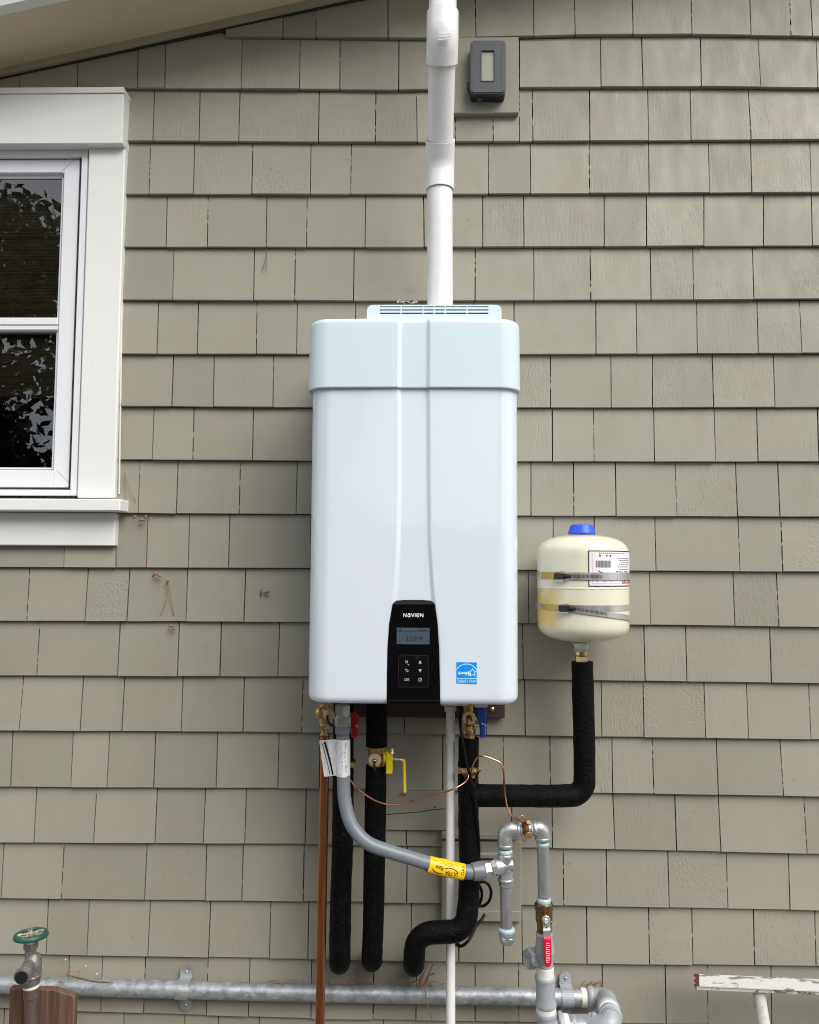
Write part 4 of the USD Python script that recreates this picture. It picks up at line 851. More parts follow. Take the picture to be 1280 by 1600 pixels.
def on_label(m, u0, v0, k, flip=True):
    """Lettering upside down on the wrapped label: u0 along (0..1), v0 across in metres (positive up)."""
    vs = m.vertices; lo, hi = m.bounds; cx, cy = (lo[0] + hi[0]) / 2, (lo[1] + hi[1]) / 2; V = []
    for x, y, z in vs:
        dx, dy = (x - cx) * k, (y - cy)
        if flip: dx, dy = -dx, -dy
        s = s0 + (s1 - s0) * u0 + dx; psi = (v0 + dy) / rl; u = (s - s0) / (s1 - s0)
        V.append(hose_at(s, psi, lr(u, psi) + .0005))
    return tm(V, m.faces)
LL = s1 - s0
t.add("label_lettering", cat(on_label(text2("ULTRA", LL * .088, True), .63, -.0098, .86), on_label(text2("flow", LL * .085, True), .28, -.0030, .9)), "ink_black", smooth=False, parent=yl)
def strip2d(pts, w): 
    g = LineString(pts).buffer(w); m = trimesh.creation.extrude_polygon(g, .0002, engine="earcut"); return m
sw = []
for pts, u0, v0 in (([(0, 0), (LL * .10, .0030), (LL * .24, .0030), (LL * .38, -.0022)], .61, -.0022), ([(0, .004), (LL * .09, 0), (LL * .18, -.0012), (LL * .30, -.0006)], .25, -.0112)):
    sw.append(on_label(strip2d(pts, .0007), u0, v0, 1.0, flip=False))
t.add("label_swoosh", cat(*sw), "ink_black", smooth=False, parent=yl)
t.add("label_lettering", on_label(text2("GAS", LL * .09, False), .94, .001, 1.0) if False else cat(*[on_label(strip2d([(0, 0), (LL * l, 0)], .00035), u, v, 1.0, flip=False) for l, u, v in ((.16, .14, .0088), (.38, .45, .0066), (.05, .40, .0112), (.30, .62, .0095), (.28, .55, .0040))]), "label_orange", smooth=False, parent=yl)
gm = text2("GAS", LL * .085, False); v = gm.vertices.copy(); gm.vertices = np.stack([-v[:, 1], v[:, 0], v[:, 2]], 1)
t.add("label_lettering", on_label(gm, .925, .0015, 1.0, flip=False), "ink_black", smooth=False, parent=yl)
# white instruction tag taped round the hose
rt = S(10.9, at(536, 1180)); hc = lambda y: P(536.4, y, o)
def tag(u, v):
    y = 1154.5 + v * 57.5; c = hc(y)
    if u < .45:                                     # flat flap on the left
        k = u / .45; xl = 499.0 + 7.5 * v; xr = 525.2
        q = P(xl + (xr - xl) * k, y + (2.6 - 2.0 * k) - (.8 * v), o + .002 - .008 * (1 - k)); return q
    a = -1.45 + (u - .45) / .55 * 3.4
    return c + np.array([rt * math.sin(a), -rt * math.cos(a) * 1.02, 0])
tg = t.add("instruction_tag", wrapmesh(tag, 36, 16), "tag_white", smooth=60, label="white printed instruction tag wrapped round the hose")
bars = []
for (u0, u1, uu0, uu1, w) in ((.13, .34, .04, .97, .030), (.055, .235, .06, .95, .011)):
    bars.append(wrapmesh(lambda a, b: tag(u0 + (u1 - u0) * (uu0 + (uu1 - uu0) * b) + (a - .5) * 2 * w, uu0 + (uu1 - uu0) * b) + np.array([0, -.0007, 0]), 2, 14))
t.add("tag_bar", cat(*bars), "ink_black", smooth=False, parent=tg)
lines = []
for u in (.68, .74, .76, .79):
    for k in range(7):
        v0 = .06 + .12 * k + rng.uniform(-.02, .02); v1 = v0 + rng.uniform(.04, .10)
        if rng.random() < .6: lines.append(wrapmesh(lambda a, b: tag(u + (a - .5) * .012, min(.96, v0 + (v1 - v0) * b)) * 1.0 + np.array([0, -.0006, 0]), 1, 3))
t.add("tag_print", cat(*lines), "ink_grey", smooth=False, parent=tg)
t.done()

# drain valve on the middle pipe
t = Thing("drain_valve", "brass drain valve with a yellow lever on the middle insulated pipe", "valve")
o = .15; c = P(586, 1187, o)
t.add("body", cat(band(P(588.5, 1162, o - .01), P(588.5, 1199, o - .01), S(13.2, c), .002), rev([(0, S(9, c)), (.012, S(10, c)), (.024, S(10, c))], P(586.5, 1184, o), (-.05, -1, -.1), 24)), "brass")
t.add("side_stem", band(P(594, 1183, o + .01), P(602, 1183, o + .012), S(4.2, c), .001), "copper")
t.add("cap_ring", rev([(0, S(10.2, c)), (.004, S(10.6, c)), (.008, S(10.2, c))], P(586.3, 1185.2, o + .020), (-.05, -1, -.1), 26), "brass")
t.add("cap_disc", rev([(0, S(10.0, c)), (.004, S(10.0, c)), (.0055, S(9.2, c))], P(586, 1187.2, o + .0285), (-.02, -1, -.05), 28), "brass_cap")
t.add("cap_pin", rev([(0, S(3.2, c)), (.0008, S(3.2, c))], P(585.4, 1189, o + .0345), (0, -1, 0), 14), "brass_dark")
t.add("cap_pin", rev([(0, S(1.9, c)), (.0018, S(1.7, c)), (.0026, S(.8, c))], P(585.4, 1189, o + .0352), (0, -1, 0), 12), "zinc_bright")
t.add("strap", tube(spline([P(585.4, 1189, o + .036), P(585.2, 1194, o + .037), P(585.0, 1199, o + .036), P(587, 1205, o + .03)], 6), S(1.8, c), 8), "rubber_strap")
t.add("yellow_lever", cat(band(P(599.2, 1183.5, o + .018), P(607, 1183.5, o + .018), S(8.2, c), .0015), plate(ppoly([(603.5, 1176), (613.3, 1177), (613.2, 1207.5), (612, 1209.8), (603, 1210)], o + .034), o + .004, o + .034, .002)), "handle_yellow")
t.add("lever_bolt", cat(rev([(0, .004), (.004, .004), (.006, .002)], P(612, 1171.5, o + .02), (.4, -1, .2), 10), rev([(0, .0035), (.004, .0035)], P(612.5, 1176, o + .034), (.4, -1, .2), 10)), "steel")
t.add("lever_rod", tube(fillet([P(612, 1186, o + .02), P(630, 1187.5, o + .02), P(632, 1200, o + .02)], .012, 8), S(1.7, c), 10), "steel")
t.add("rod_sleeve", tube(dense(fillet([P(627.5, 1187.2, o + .02), P(631.6, 1188, o + .02), P(632.6, 1237.5, o + .02)], .008, 8), .006), S(2.5, c), 12, dome=.5), "handle_yellow")
t.done()

# white condensate pipe
t = Thing("drain_pipe", "thin white plastic condensate pipe dropping from the heater to the ground", "pipe")
o = .135
t.add("pipe", tube([P(704.0, 1108, o), P(704.0, 1300, o), P(704.3, 1600, o), P(704.6, 1900, o)], S(7.1, P(704, 1300, o)), 22), "pvc_white")
t.add("collar", cat(band(P(703.6, 1103.2, o), P(703.6, 1112, o), S(9.3, P(704, 1108, o)), .0015), pbox(690, 1100, 733, 1103, .10, .2, .001)), "pvc_grey_white")
t.done()

# blue handled valve
t = Thing("blue_valve", "brass isolation valve with a dark blue handle under the heater", "valve")
o = .16; c = P(733, 1122, o)
t.add("body", cat(band(P(732, 1100, o - .01), P(732, 1146, o - .01), S(9.8, c), .002), rev([(0, S(8, c)), (.02, S(9.2, c))], P(733, 1122, o), (0, -1, 0), 24)), "brass")
t.add("union_ring", band(P(733, 1139.5, o - .008), P(733, 1146.5, o - .008), S(10.6, c), .0015), "brass_bright")
t.add("hex_nut", band(P(733, 1146.3, o - .008), P(733, 1155.3, o - .008), S(9.3, c), .001, 6, .4), "brass", smooth=False)
t.add("cap_disc", rev([(0, S(10.3, c)), (.003, S(10.3, c)), (.0045, S(9.5, c))], P(733, 1122, o + .016), (0, -1, 0), 28), "brass_cap")
t.add("cap_pin", rev([(0, S(2.6, c)), (.002, S(2.3, c))], P(733.2, 1121.8, o + .0205), (0, -1, 0), 12), "copper")
lp = [P(733.2 + 3.0 * math.cos(a), 1121.5 - 3.2 * math.sin(a), o + .022) for a in np.linspace(-.2, math.pi + .2, 9)]
t.add("strap", tube(spline([P(736, 1134, o + .02), P(738, 1127, o + .022)][1:] + lp + [P(730, 1128, o + .022), P(731.5, 1134.5, o + .021), P(738, 1132, o + .018)], 4), S(1.0, c), 8), "rubber_strap")
t.add("stem", band(P(741, 1133.5, o), P(749.5, 1133.2, o), S(2.9, c), .0008), "brass_bright")
t.add("stem", band(P(743.5, 1122, o - .01), P(748, 1122, o - .01), S(4.2, c), .0008), "steel")
t.add("handle", cat(plate(ppoly([(745, 1104), (758.5, 1104), (760, 1112), (760, 1126), (758.5, 1132.5), (750, 1133), (748, 1128), (744.5, 1120)], o + .004), o - .022, o + .004, .003), plate(ppoly([(750, 1133.5), (758.6, 1132.5), (758, 1152.5), (750.8, 1152.8)], o + .008), o - .012, o + .008, .002)), "handle_blue")
t.add("handle_clip", tube([P(752, 1131.5, o + .010), P(757.5, 1131.8, o + .010)], .0016, 8), "zinc_bright")
t.add("handle_clip", tube([P(758.8, 1133.2, o + .008), P(760, 1133.6, o + .008)], .001, 6), "zinc_bright")
t.done()

# ------------------------------------------------------------------ bonding wires and ground clamps
def bolt(c, r, axis=(0, -1, 0)):
    return cat(rev([(0, r), (r * .5, r), (r * .8, r * .75)], c, axis, 14), band(np.asarray(c) + np.array([0, -r * .7, 0]), np.asarray(c) + np.array([0, -r * .95, 0]), r * .5, .0003, 12))
t = Thing("ground_clamp", "brass pipe clamp on the cold insulated pipe under the blue valve", "clamp", "brass bonding clamps")
o = .175; c = P(733, 1205, o)
t.add("upper_jaw", cat(hull([P(x, y, oo) for x, y in ((717, 1200.5), (749, 1199.5), (749, 1206.5), (717, 1209.5)) for oo in (o - .01, o)]), tube([P(722, 1206, o + .001), P(733, 1207.5, o + .004), P(744, 1204.5, o + .001)], .0045, 10)), "brass", smooth=False)
t.add("lower_jaw", hull([P(x, y, oo) for x, y in ((722, 1209.5), (746, 1208), (743, 1214.5), (737, 1217), (727, 1216)) for oo in (o - .012, o - .002)]), "copper", smooth=False)
t.add("bolt", bolt(P(719, 1203.6, o + .001), S(4.2, c)), "brass_bright"); t.add("bolt", bolt(P(747.8, 1202.6, o + .001), S(3.8, c)), "brass_bright")
t.add("wire_screw", bolt(P(738.5, 1206, o + .008), S(3.2, c), (.2, -1, .1)), "brass_bright")
t.add("wire_screw", bolt(P(740, 1214.6, o), S(2.4, c), (.2, -1, .1)), "brass_bright")
t.done()
t = Thing("ground_clamp", "small brass pipe clamp half hidden behind the white tag", "clamp", "brass bonding clamps")
c = P(551, 1195.5, .165)
t.add("jaw", pbox(536, 1191, 554, 1200, .13, .163, .001), "brass_dark", smooth=False)
t.add("bolt", bolt(c, S(4.6, c)), "brass"); t.done()
t = Thing("bonding_wire", "bare copper wire sagging from the white tag to the brass clamp", "wire", "bare copper bonding wires")
rw = S(1.35, P(640, 1255, .2))
t.add("wire", tube(spline([P(543, 1212, .17), P(550, 1222, .185), P(560, 1233, .2), P(575, 1244.5, .205), P(592, 1253.2, .205), P(612, 1257.4, .205), P(640, 1254.8, .205), P(668, 1247.6, .205), P(692, 1239.5, .205), P(712, 1231, .205), P(725, 1223.5, .195), P(731.5, 1215, .19), P(733, 1208, .186)], 8), rw, 10), "copper_wire")
t.done()
t = Thing("bonding_wire", "bare copper wire looping from the clamp down to the gas elbow", "wire", "bare copper bonding wires")
t.add("wire", tube(spline([P(737, 1203, .186), P(740, 1194, .19), P(746, 1184, .19), P(753, 1181.4, .19), P(762, 1183.2, .19), P(775, 1188.2, .19), P(782, 1192.5, .19), P(786.5, 1201, .19), P(787.8, 1217, .19), P(789, 1238, .19), P(791.8, 1257, .195), P(796, 1269.5, .2), P(805, 1279, .21), P(817, 1286, .225)], 8), rw, 10), "copper_wire")
t.done()

# ------------------------------------------------------------------ black control cable
t = Thing("control_cable", "thin black cable running down the cold pipe into a small coil", "cable")
rc = S(2.4, P(740, 1300, .2))
t.add("cable", tube(spline([P(722, 1100, .15), P(719, 1125, .165), P(722.5, 1155, .178), P(729, 1190, .186), P(735, 1213, .188), P(741, 1240, .186), P(745, 1270, .178), P(748.5, 1320, .165), P(748, 1350, .15), P(744, 1375, .12)], 8), rc, 10), "cable_black")
t.add("cable", tube(spline([P(741, 1230, .186), P(743, 1222, .18), P(747, 1208, .165), P(747.5, 1202, .15)], 6), rc * .7, 8), "cable_black")
t.add("coil", tube(spline([P(744, 1385, .12), P(752, 1378, .12), P(762, 1381, .12), P(767.5, 1393, .12), P(765, 1407, .12), P(757, 1415, .12), P(748, 1416, .12)], 8), rc, 10), "cable_black")
t.add("coil", tube(spline([P(744, 1380, .10), P(751, 1387, .10), P(753, 1399, .10), P(750, 1411, .10), P(745, 1417, .10)], 8), rc, 10), "cable_black")
t.add("loop", tube(spline([P(757.5, 1429, .11), P(752, 1438, .12), P(744, 1447, .13), P(738, 1460, .14), P(731, 1471, .15), P(722, 1478, .15), P(714, 1476, .14)], 8), rc, 10), "cable_black")
t.add("loop", tube(spline([P(737, 1452, .12), P(734, 1466, .12), P(727, 1475, .13), P(718, 1479.5, .13), P(711, 1475, .12)], 8), rc * .8, 8), "cable_black")
t.done()

# ------------------------------------------------------------------ galvanised gas piping
o = .205
rg = S(9.3, P(849, 1360, o)); c = P(790, 1350, o)
t = Thing("gas_pipe", "new galvanised gas pipe loop with a tee and two elbows", "pipe")
def elbow(a, b, d, r, rb, lab=None):
    """Cast elbow from a round corner b to d with a beaded rim at both ends."""
    path = fillet([a, b, d], r * 1.35, 12)
    ua, ud = (a - b) / np.linalg.norm(a - b), (d - b) / np.linalg.norm(d - b)
    return cat(tube(path, r, 28), ring(a - ua * .001 - ua * .006, a + ua * .003, rb, .0035), ring(d - ud * .007, d + ud * .002, rb, .0035))
t.add("elbow", elbow(P(789.3, 1322.5, o), P(788.6, 1296, o), P(811, 1296, o), S(11.7, c), S(12.6, c)), "galv_new", smooth=50)
t.add("elbow", elbow(P(834, 1294.5, o), P(847, 1293.6, o), P(848, 1312, o), S(11.4, c), S(12.3, c)), "galv_new", smooth=50)
t.add("nipple", tube([P(808, 1296, o), P(836, 1294.6, o)], rg * 1.0, 24), "galv_pipe")
t.add("sealant", cat(ring(P(812.5, 1296, o), P(816.5, 1295.7, o), rg * 1.12, .002), ring(P(829.5, 1295, o), P(832.5, 1294.8, o), rg * 1.12, .002)), "sealant_blue")
t.add("tee", cat(band(P(790, 1328.5, o), P(790.6, 1377, o), S(11.0, c), .002), ring(P(789.8, 1333.5, o), P(789.9, 1340, o), S(12.3, c), .003), ring(P(790.5, 1371.8, o), P(790.6, 1377.5, o), S(12.4, c), .003), rev([(0, S(12.6, c)), (.004, S(13, c)), (.012, S(11.8, c)), (.04, S(11, c))], P(773.5, 1355.6, o + .004), P(791, 1352, o) - P(773.5, 1355.6, o + .004), 28)), "galv_new", smooth=50)
for pp in ([P(794 + 2.2 * math.cos(a), 1365 + 2.2 * math.sin(a), o + S(10.6, c)) for a in np.linspace(0, 6.28, 14)], [P(785, 1304.5, o + S(10.6, c)), P(792, 1308, o + S(10.4, c))], [P(790.5, 1303, o + S(10.6, c)), P(787, 1310, o + S(10.4, c))], [P(846.5, 1299, o + S(10.2, c)), P(851, 1293, o + S(10.2, c))]):
    t.add("size_mark", tube(pp, .0006, 6), "galv_new")
t.add("sealant", cat(ring(P(789.7, 1327, o), P(789.8, 1334.5, o), rg * 1.22, .003), ring(P(776, 1355.2, o + .003), P(773.2, 1355.8, o + .004), S(11.8, c), .002)), "sealant_blue")
t.add("nipple", tube([P(790.6, 1376, o), P(791.6, 1452, o)], rg, 26), "galv_pipe")
t.add("tee_neck", band(P(790.6, 1377, o), P(790.7, 1384.5, o), rg * 1.16, .0015), "galv_new")
t.add("sealant", ring(P(791.7, 1449.5, o), P(791.8, 1457.5, o), rg * 1.40, .004), "sealant_blue", label="pale blue thread sealant above the drip cap")
t.add("drip_cap", cat(rev([(0, rg * 1.30), (.003, rg * 1.34), (.008, rg * 1.24), (.02, rg * 1.20), (.024, rg * 1.0)], P(791.8, 1457, o), (0, 0, -1), 26), cbox(*[v for v in (P(791.8, 1464, o)[0] - rg * .95, P(791.8, 1464, o)[0] + rg * .95)], -o - rg * 1.22, -o + rg * .9, P(792, 1470.5, o)[2], P(792, 1461, o)[2], .003)), "galv_new", smooth=40)
t.add("riser", tube([P(848.2, 1310, o), P(850, 1410, o)], rg, 26), "galv_pipe")
t.add("sealant", cat(ring(P(848.3, 1315.5, o), P(848.4, 1322, o), rg * 1.10, .002), ring(P(849.9, 1402.5, o), P(850, 1412, o), rg * 1.20, .003)), "sealant_blue")
t.done()
t = Thing("ground_clamp", "copper and brass pipe clamp on the top of the gas pipe loop", "clamp", "brass bonding clamps")
oo = o + .016; c = P(820, 1292, oo)
t.add("strap", cat(tube([P(821, 1284, oo), P(821.6, 1296, oo + .004), P(823, 1306, oo)], .005, 12), hull([P(x, y, q) for x, y in ((816, 1287), (826, 1285), (827, 1303), (818, 1304)) for q in (o, oo)])), "copper", smooth=False)
for x, y, r in ((815.6, 1279.5, 5.2), (826.3, 1305.5, 5.0), (819.5, 1312, 3.6)):
    q = P(x, y, oo + .006); t.add("bolt", cat(rev([(0, S(r, c)), (.002, S(r, c)), (.0026, S(r * .9, c))], q, (.15, -1, .15), 18), tube([P(x - r * .6, y + r * .5, oo + .009), P(x + r * .6, y - r * .4, oo + .009)], .0009, 6)), "brass_bright")
t.add("wire_post", cat(rev([(0, S(4, c)), (.008, S(4.2, c)), (.012, S(3, c))], P(825, 1284.5, oo + .002), (0, -1, .3), 14)), "brass")
t.done()
t = Thing("ball_valve", "brass gas ball valve with a red gripped steel lever", "valve")
c = P(850, 1430, o)
t.add("body", cat(rev([(0, S(12.5, c)), (.004, S(14.3, c)), (.016, S(14.3, c)), (.018, S(12.6, c)), (.022, S(13.2, c)), (.040, S(13.2, c)), (.046, S(11.6, c)), (.072, S(11.2, c)), (.074, S(10.0, c))], P(849.9, 1409.5, o), P(850.8, 1456, o) - P(849.9, 1409.5, o), 30)), "brass_dark", smooth=40)
t.add("hex_end", band(P(849.9, 1411, o), P(850, 1419, o), S(14.9, c), .002, 6, .2), "brass_dark", smooth=False)
t.add("stem", cat(band(P(852.6, 1437, o + .012), P(852.9, 1438, o + .030), S(6.2, c), .001), ring(P(861, 1441, o + .008), P(863, 1441, o + .008), .005, .002)), "brass")
ol = o + .033
t.add("lever", plate(ppoly([(848.2, 1436), (850.2, 1432.6), (854, 1431.2), (857.6, 1432.6), (860, 1436.6), (861.3, 1468), (849.6, 1468)], ol), ol - .003, ol, .0006), "steel", smooth=False)
t.add("lever_nut", band(P(853.8, 1440.6, ol), P(853.8, 1440.6, ol + .006), S(3.6, c), .0008, 6), "steel", smooth=False)
t.add("lever_hole", band(P(854, 1449, ol), P(854, 1449, ol + .0004), S(1.3, c), .0001, 12), "ink_black")
t.add("lever_step", plate(ppoly([(848.9, 1453.5), (860.7, 1453.0), (861.3, 1467.5), (849.6, 1467.8)], ol + .0055), ol - .003, ol + .0055, .0008), "zinc_bright", smooth=False)
gp = [(849.6, 1466.5), (861.6, 1466.2), (862.4, 1480), (862.6, 1503), (861.4, 1509), (858.5, 1512.2), (855.5, 1512.6), (852, 1510.4), (850.6, 1505), (849.8, 1480)]
gi = t.add("grip", plate(ppoly(gp, ol + .011), ol - .004, ol + .011, .002), "grip_red", smooth=False)
mk = []
for k in range(10):
    y = 1474 + k * 3.3; xx0 = 856.0 + .05 * k; w = [2.6, 3.0, 2.2, 3.0, 2.7, 3.1, 2.3, 3.0, 2.6, 2.0][k]
    mk.append(tube([P(xx0 - w, y, ol + .0112), P(xx0 + w, y + .2, ol + .0112)], .0009, 6))
    if k % 3: mk.append(tube([P(xx0 + (w if k % 2 else -w), y, ol + .0112), P(xx0 + (w if k % 2 else -w) * .9, y + 2.4, ol + .0112)], .0009, 6))
t.add("grip_emboss", cat(*mk), "grip_mark", smooth=False, parent=gi, kind="stuff")
t.done()

# old painted galvanised run below the valve
t = Thing("gas_riser", "weathered galvanised pipe fittings below the red ball valve lever", "pipe")
c = P(851, 1540, o); ax = P(853.5, 1584, o) - P(850.4, 1455, o); LN = np.linalg.norm(ax); 
def along(y): return P(850.4 + (y - 1455) * 3.1 / 129, y, o)
def sp(y): return float(np.linalg.norm(along(y) - along(1455)))
t.add("reducer", rev([(sp(1456), S(11.5, c)), (sp(1459), S(13.3, c)), (sp(1463), S(12.6, c)), (sp(1472), S(13.4, c)), (sp(1484), S(14.8, c)), (sp(1489), S(14.9, c)), (sp(1491), S(13.4, c)), (sp(1512), S(12.6, c))], along(1455), ax, 30), "galv_painted", smooth=40)
t.add("tape", band(along(1509), along(1530), S(13.6, c), .003), "tape_white")
t.add("tee", cat(rev([(sp(1524), S(14.5, c)), (sp(1526.5), S(16.2, c)), (sp(1530.5), S(16.0, c)), (sp(1533), S(14.9, c)), (sp(1562), S(15.0, c)), (sp(1566), S(16.6, c)), (sp(1571), S(16.6, c)), (sp(1574), S(15, c))], along(1455), ax, 30)), "galv_painted", smooth=40)
t.add("tape", band(along(1572), along(1584), S(15.6, c), .002), "tape_white")
e0, e1, e2 = along(1580), P(855, 1606, o), P(882, 1607, o)
t.add("elbow", cat(rev([(0, S(15.5, c)), (.004, S(16.6, c)), (.010, S(16.4, c)), (.014, S(15, c))], e0, ax, 28), tube(fillet([e0, e1, e2], .028, 12), S(15.4, c), 28), ring(P(872, 1607, o), P(881, 1607, o), S(24, c), .006)), "galv_painted", smooth=50)
t.add("tape", band(P(880, 1607, o), P(889, 1607, o), S(20.5, c), .002), "tape_white")
t.add("nipple", tube([P(886, 1607, o), P(930, 1606.5, o)], S(19, c), 28), "galv_old")
t.add("tape", band(P(922, 1606.5, o), P(934, 1606.5, o), S(20.6, c), .002), "tape_white")
t.add("plug", cat(band(P(838, 1497, o - .01), P(824, 1497.5, o + .002), S(16, c), .004, 6, .3), band(P(846, 1499, o - .012), P(836, 1497, o - .008), S(11, c), .002)), "galv_old", smooth=False, label="hexagonal galvanised plug on the left side")
t.add("tape", band(P(841, 1503, o - .006), P(836.5, 1503.5, o), S(10.5, c), .002), "tape_white")
t.done()

# long horizontal pipe on the wall
t = Thing("gas_main", "long weathered galvanised pipe running along the foot of the wall", "pipe")
om = .037
mp = [P(-260, 1533, om), P(0, 1539, om), P(285, 1546.8, om), P(500, 1551.8, om), P(700, 1555, om), P(835, 1557.5, om), P(918, 1559, om)]
rm = S(12.6, P(500, 1552, om))
t.add("pipe", tube(dense(spline(mp, 8), .03), rm, 28), "galv_old")
t.add("tape", cat(band(P(907, 1558.8, om), P(921, 1559.1, om), rm * 1.09, .002)), "tape_white")
f0 = P(918, 1559, om); f1 = P(948, 1560, om + .01); f2 = P(951, 1579, .16)
t.add("elbow", cat(ring(P(917, 1559, om), P(927.5, 1559.3, om), rm * 1.42, .005), tube(fillet([P(920, 1559, om), f1, f2], .034, 14), rm * 1.17, 28), ring(f2 - (f2 - f1) * .14, f2 + (f2 - f1) * .04, rm * 1.4, .005)), "galv_painted", smooth=50)
f3 = P(955, 1592, .225)
t.add("tape", band(f2 + (f2 - f1) * .02, f2 + (f2 - f1) * .12, rm * 1.16, .002), "tape_white")
t.add("nipple", tube([f2, f3], rm, 24), "galv_old")
f4 = P(953, 1606, .215)
t.add("elbow", cat(tube(fillet([f3 - (f3 - f2) * .25, P(954.5, 1603, .235), P(922, 1606.5, .21)], .03, 12), rm * 1.2, 28), ring(P(925, 1606.5, .21), P(934, 1606.4, .211), S(21.5, c), .005), ring(f3 - (f3 - f2) * .35, f3 - (f3 - f2) * .15, rm * 1.35, .004)), "galv_painted", smooth=50)
t.done()
def strap(x, y0, y1, yp, wpx, label, mat):
    t = Thing("pipe_strap", label, "strap", "galvanised pipe straps on the wall")
    c = P(x, yp, om); w = S(wpx, c) / 2; zt, zb = P(x, y0, .014)[2], P(x, y1, .014)[2]; zc = P(x, yp, om)[2]; r = rm + .0008
    pth = [(-.0135, zt), (-.0135, zc + r * 1.0)] + [(-om - r * math.sin(a) if math.sin(a) > -.6 else -.0135, zc + r * math.cos(a)) for a in np.linspace(.35, math.pi - .35, 12)] + [(-.0135, zc - r * 1.0), (-.0135, zb)]
    V, f = [], []
    for y, z in pth: V += [(c[0] - w, y, z), (c[0] + w, y, z), (c[0] + w, y - .0022, z), (c[0] - w, y - .0022, z)]
    n = len(pth)
    for i in range(n - 1):
        for j in range(4): a, b = 4 * i + j, 4 * i + (j + 1) % 4; f += [(a, b, b + 4), (a, b + 4, a + 4)]
    m = tm(V, f); ends = [rev([(0, w * 1.004), (.0032, w * 1.004)], (c[0], -.0131, zz), (0, -1, 0), 24) for zz in (zt, zb)]
    t.add("band", cat(m, *ends), mat, smooth=False)
    t.add("screw", screw((c[0] + .001, -.0164, zt), .0042), "zinc_nut"); t.add("screw", screw((c[0], -.0164, zb), .0042), "zinc_nut")
    t.done()
strap(286.5, 1518, 1570, 1547, 19.5, "galvanised strap holding the long pipe left of the copper pipe", "galv_new")
strap(886, 1528, 1579, 1558.5, 18.5, "dull strap holding the long pipe right of the ball valve", "galv_painted")

# ------------------------------------------------------------------ expansion tank
ot = .125; C = P(910.8, 915, ot); RTK = S(70.3, C)
def tz(py): return P(910.8, py, ot)[2]
t = Thing("expansion_tank", "cream steel expansion tank hung upside down right of the heater", "tank")
def dome_prof(z_end, z_shoulder, n=14, ex=2.6):
    out = []
    for a in np.linspace(0, math.pi / 2, n):
        r = RTK * (math.sin(a)) ** (2 / ex); z = z_shoulder + (z_end - z_shoulder) * (math.cos(a)) ** (2 / ex) ; out.append((z, r))
    return out
zt_, zsu, zsl, zb_ = tz(836) , tz(867), tz(972), tz(1002.5)
prof = [(z, r) for z, r in dome_prof(zb_, zsl)] + [(tz(919.5), RTK)]
shell_low = rev([(z - zb_, r) for z, r in prof], (C[0], C[1], zb_), (0, 0, 1), 64)
prof2 = [(tz(916.5), RTK)] + [(z, r) for z, r in dome_prof(zt_, zsu)][::-1]
shell_up = rev([(z - zb_, r) for z, r in prof2], (C[0], C[1], zb_), (0, 0, 1), 64)
t.add("upper_shell", shell_up, "tank_cream", 50); t.add("lower_shell", shell_low, "tank_stained", 50)
t.add("seam", ring((C[0], C[1], tz(920.3)), (C[0], C[1], tz(915.8)), RTK + .0012, .003), "tank_cream", 50)
t.add("valve_cap", rev([(0, S(21.2, C)), (.003, S(21.2, C)), (.020, S(17.4, C)), (.0225, S(15.5, C))], (P(909.2, 836, ot)[0], C[1], tz(834.5)), (0, 0, 1), 32), "cap_blue")
PHC = -math.atan2(C[0], D - ot)
def skin(phi, z, dr=.0004):
    phi = phi + PHC; return np.array([C[0] + (RTK + dr) * math.sin(phi), C[1] - (RTK + dr) * math.cos(phi), z])
ph0, ph1 = math.asin((919.0 - 910.8) / 70.3), math.radians(108)
LZ0, LZ1 = tz(914.8), tz(861.5)
def lab_at(u, v, dr=.0004): return skin(ph0 + (ph1 - ph0) * u, LZ0 + (LZ1 - LZ0) * v, dr)
def lrect(u0, v0, u1, v1, dr, n=8): return wrapmesh(lambda a, b: lab_at(u0 + (u1 - u0) * a, v0 + (v1 - v0) * b, dr), n, 1)
lw, lh = RTK * (ph1 - ph0), LZ1 - LZ0
lbl = t.add("label", lrect(0, 0, 1, 1, .0005, 24), "paper_white", smooth=60, label="white maker's label pasted upside down with barcode")
bw = .0021
t.add("label_border", cat(lrect(0, 0, 1, bw / lh, .0008, 24), lrect(0, 1 - bw / lh, 1, 1, .0008, 24), lrect(0, 0, bw / lw, 1, .0008, 1)), "ink_black", smooth=False, parent=lbl)
t.add("label_border", cat(lrect(.045, .075, 1, .085, .0008, 24), lrect(.045, .075, .049, .93, .0008, 1)), "ink_pink", smooth=False, parent=lbl)
bars, u = [], .09
while u < .29:
    w = rng.choice([.004, .006, .008, .010]); bars.append(lrect(u, .53, min(u + w, .295), .72, .0008, 1)); u += w + rng.choice([.004, .006])
t.add("barcode", cat(*bars), "ink_dark", smooth=False, parent=lbl)
tx = []
for k, v in enumerate((.47, .54, .60, .66, .72, .78)):
    u = .40 + rng.uniform(0, .05)
    while u < .66:
        w = rng.uniform(.015, .05); tx.append(lrect(u, v, min(u + w, .67), v + .022, .0008, 1)); u += w + .012
u = .13
while u < .52:
    w = rng.uniform(.008, .018); tx.append(lrect(u, .915, u + w, .94, .0008, 1)); u += w + .012
t.add("small_print", cat(*tx), "ink_mid", smooth=False, parent=lbl)
tx = [lrect(.36, .40, .45, .425, .0008, 1), lrect(.47, .40, .66, .425, .0008, 2), lrect(.44, .345, .54, .375, .0008, 1), lrect(.56, .345, .66, .375, .0008, 1), lrect(.27, .83, .29, .88, .0008, 1), lrect(.12, .41, .14, .44, .0008, 1), lrect(.14, .38, .17, .41, .0008, 1)]
t.add("bold_print", cat(*tx), "ink_black", smooth=False, parent=lbl)
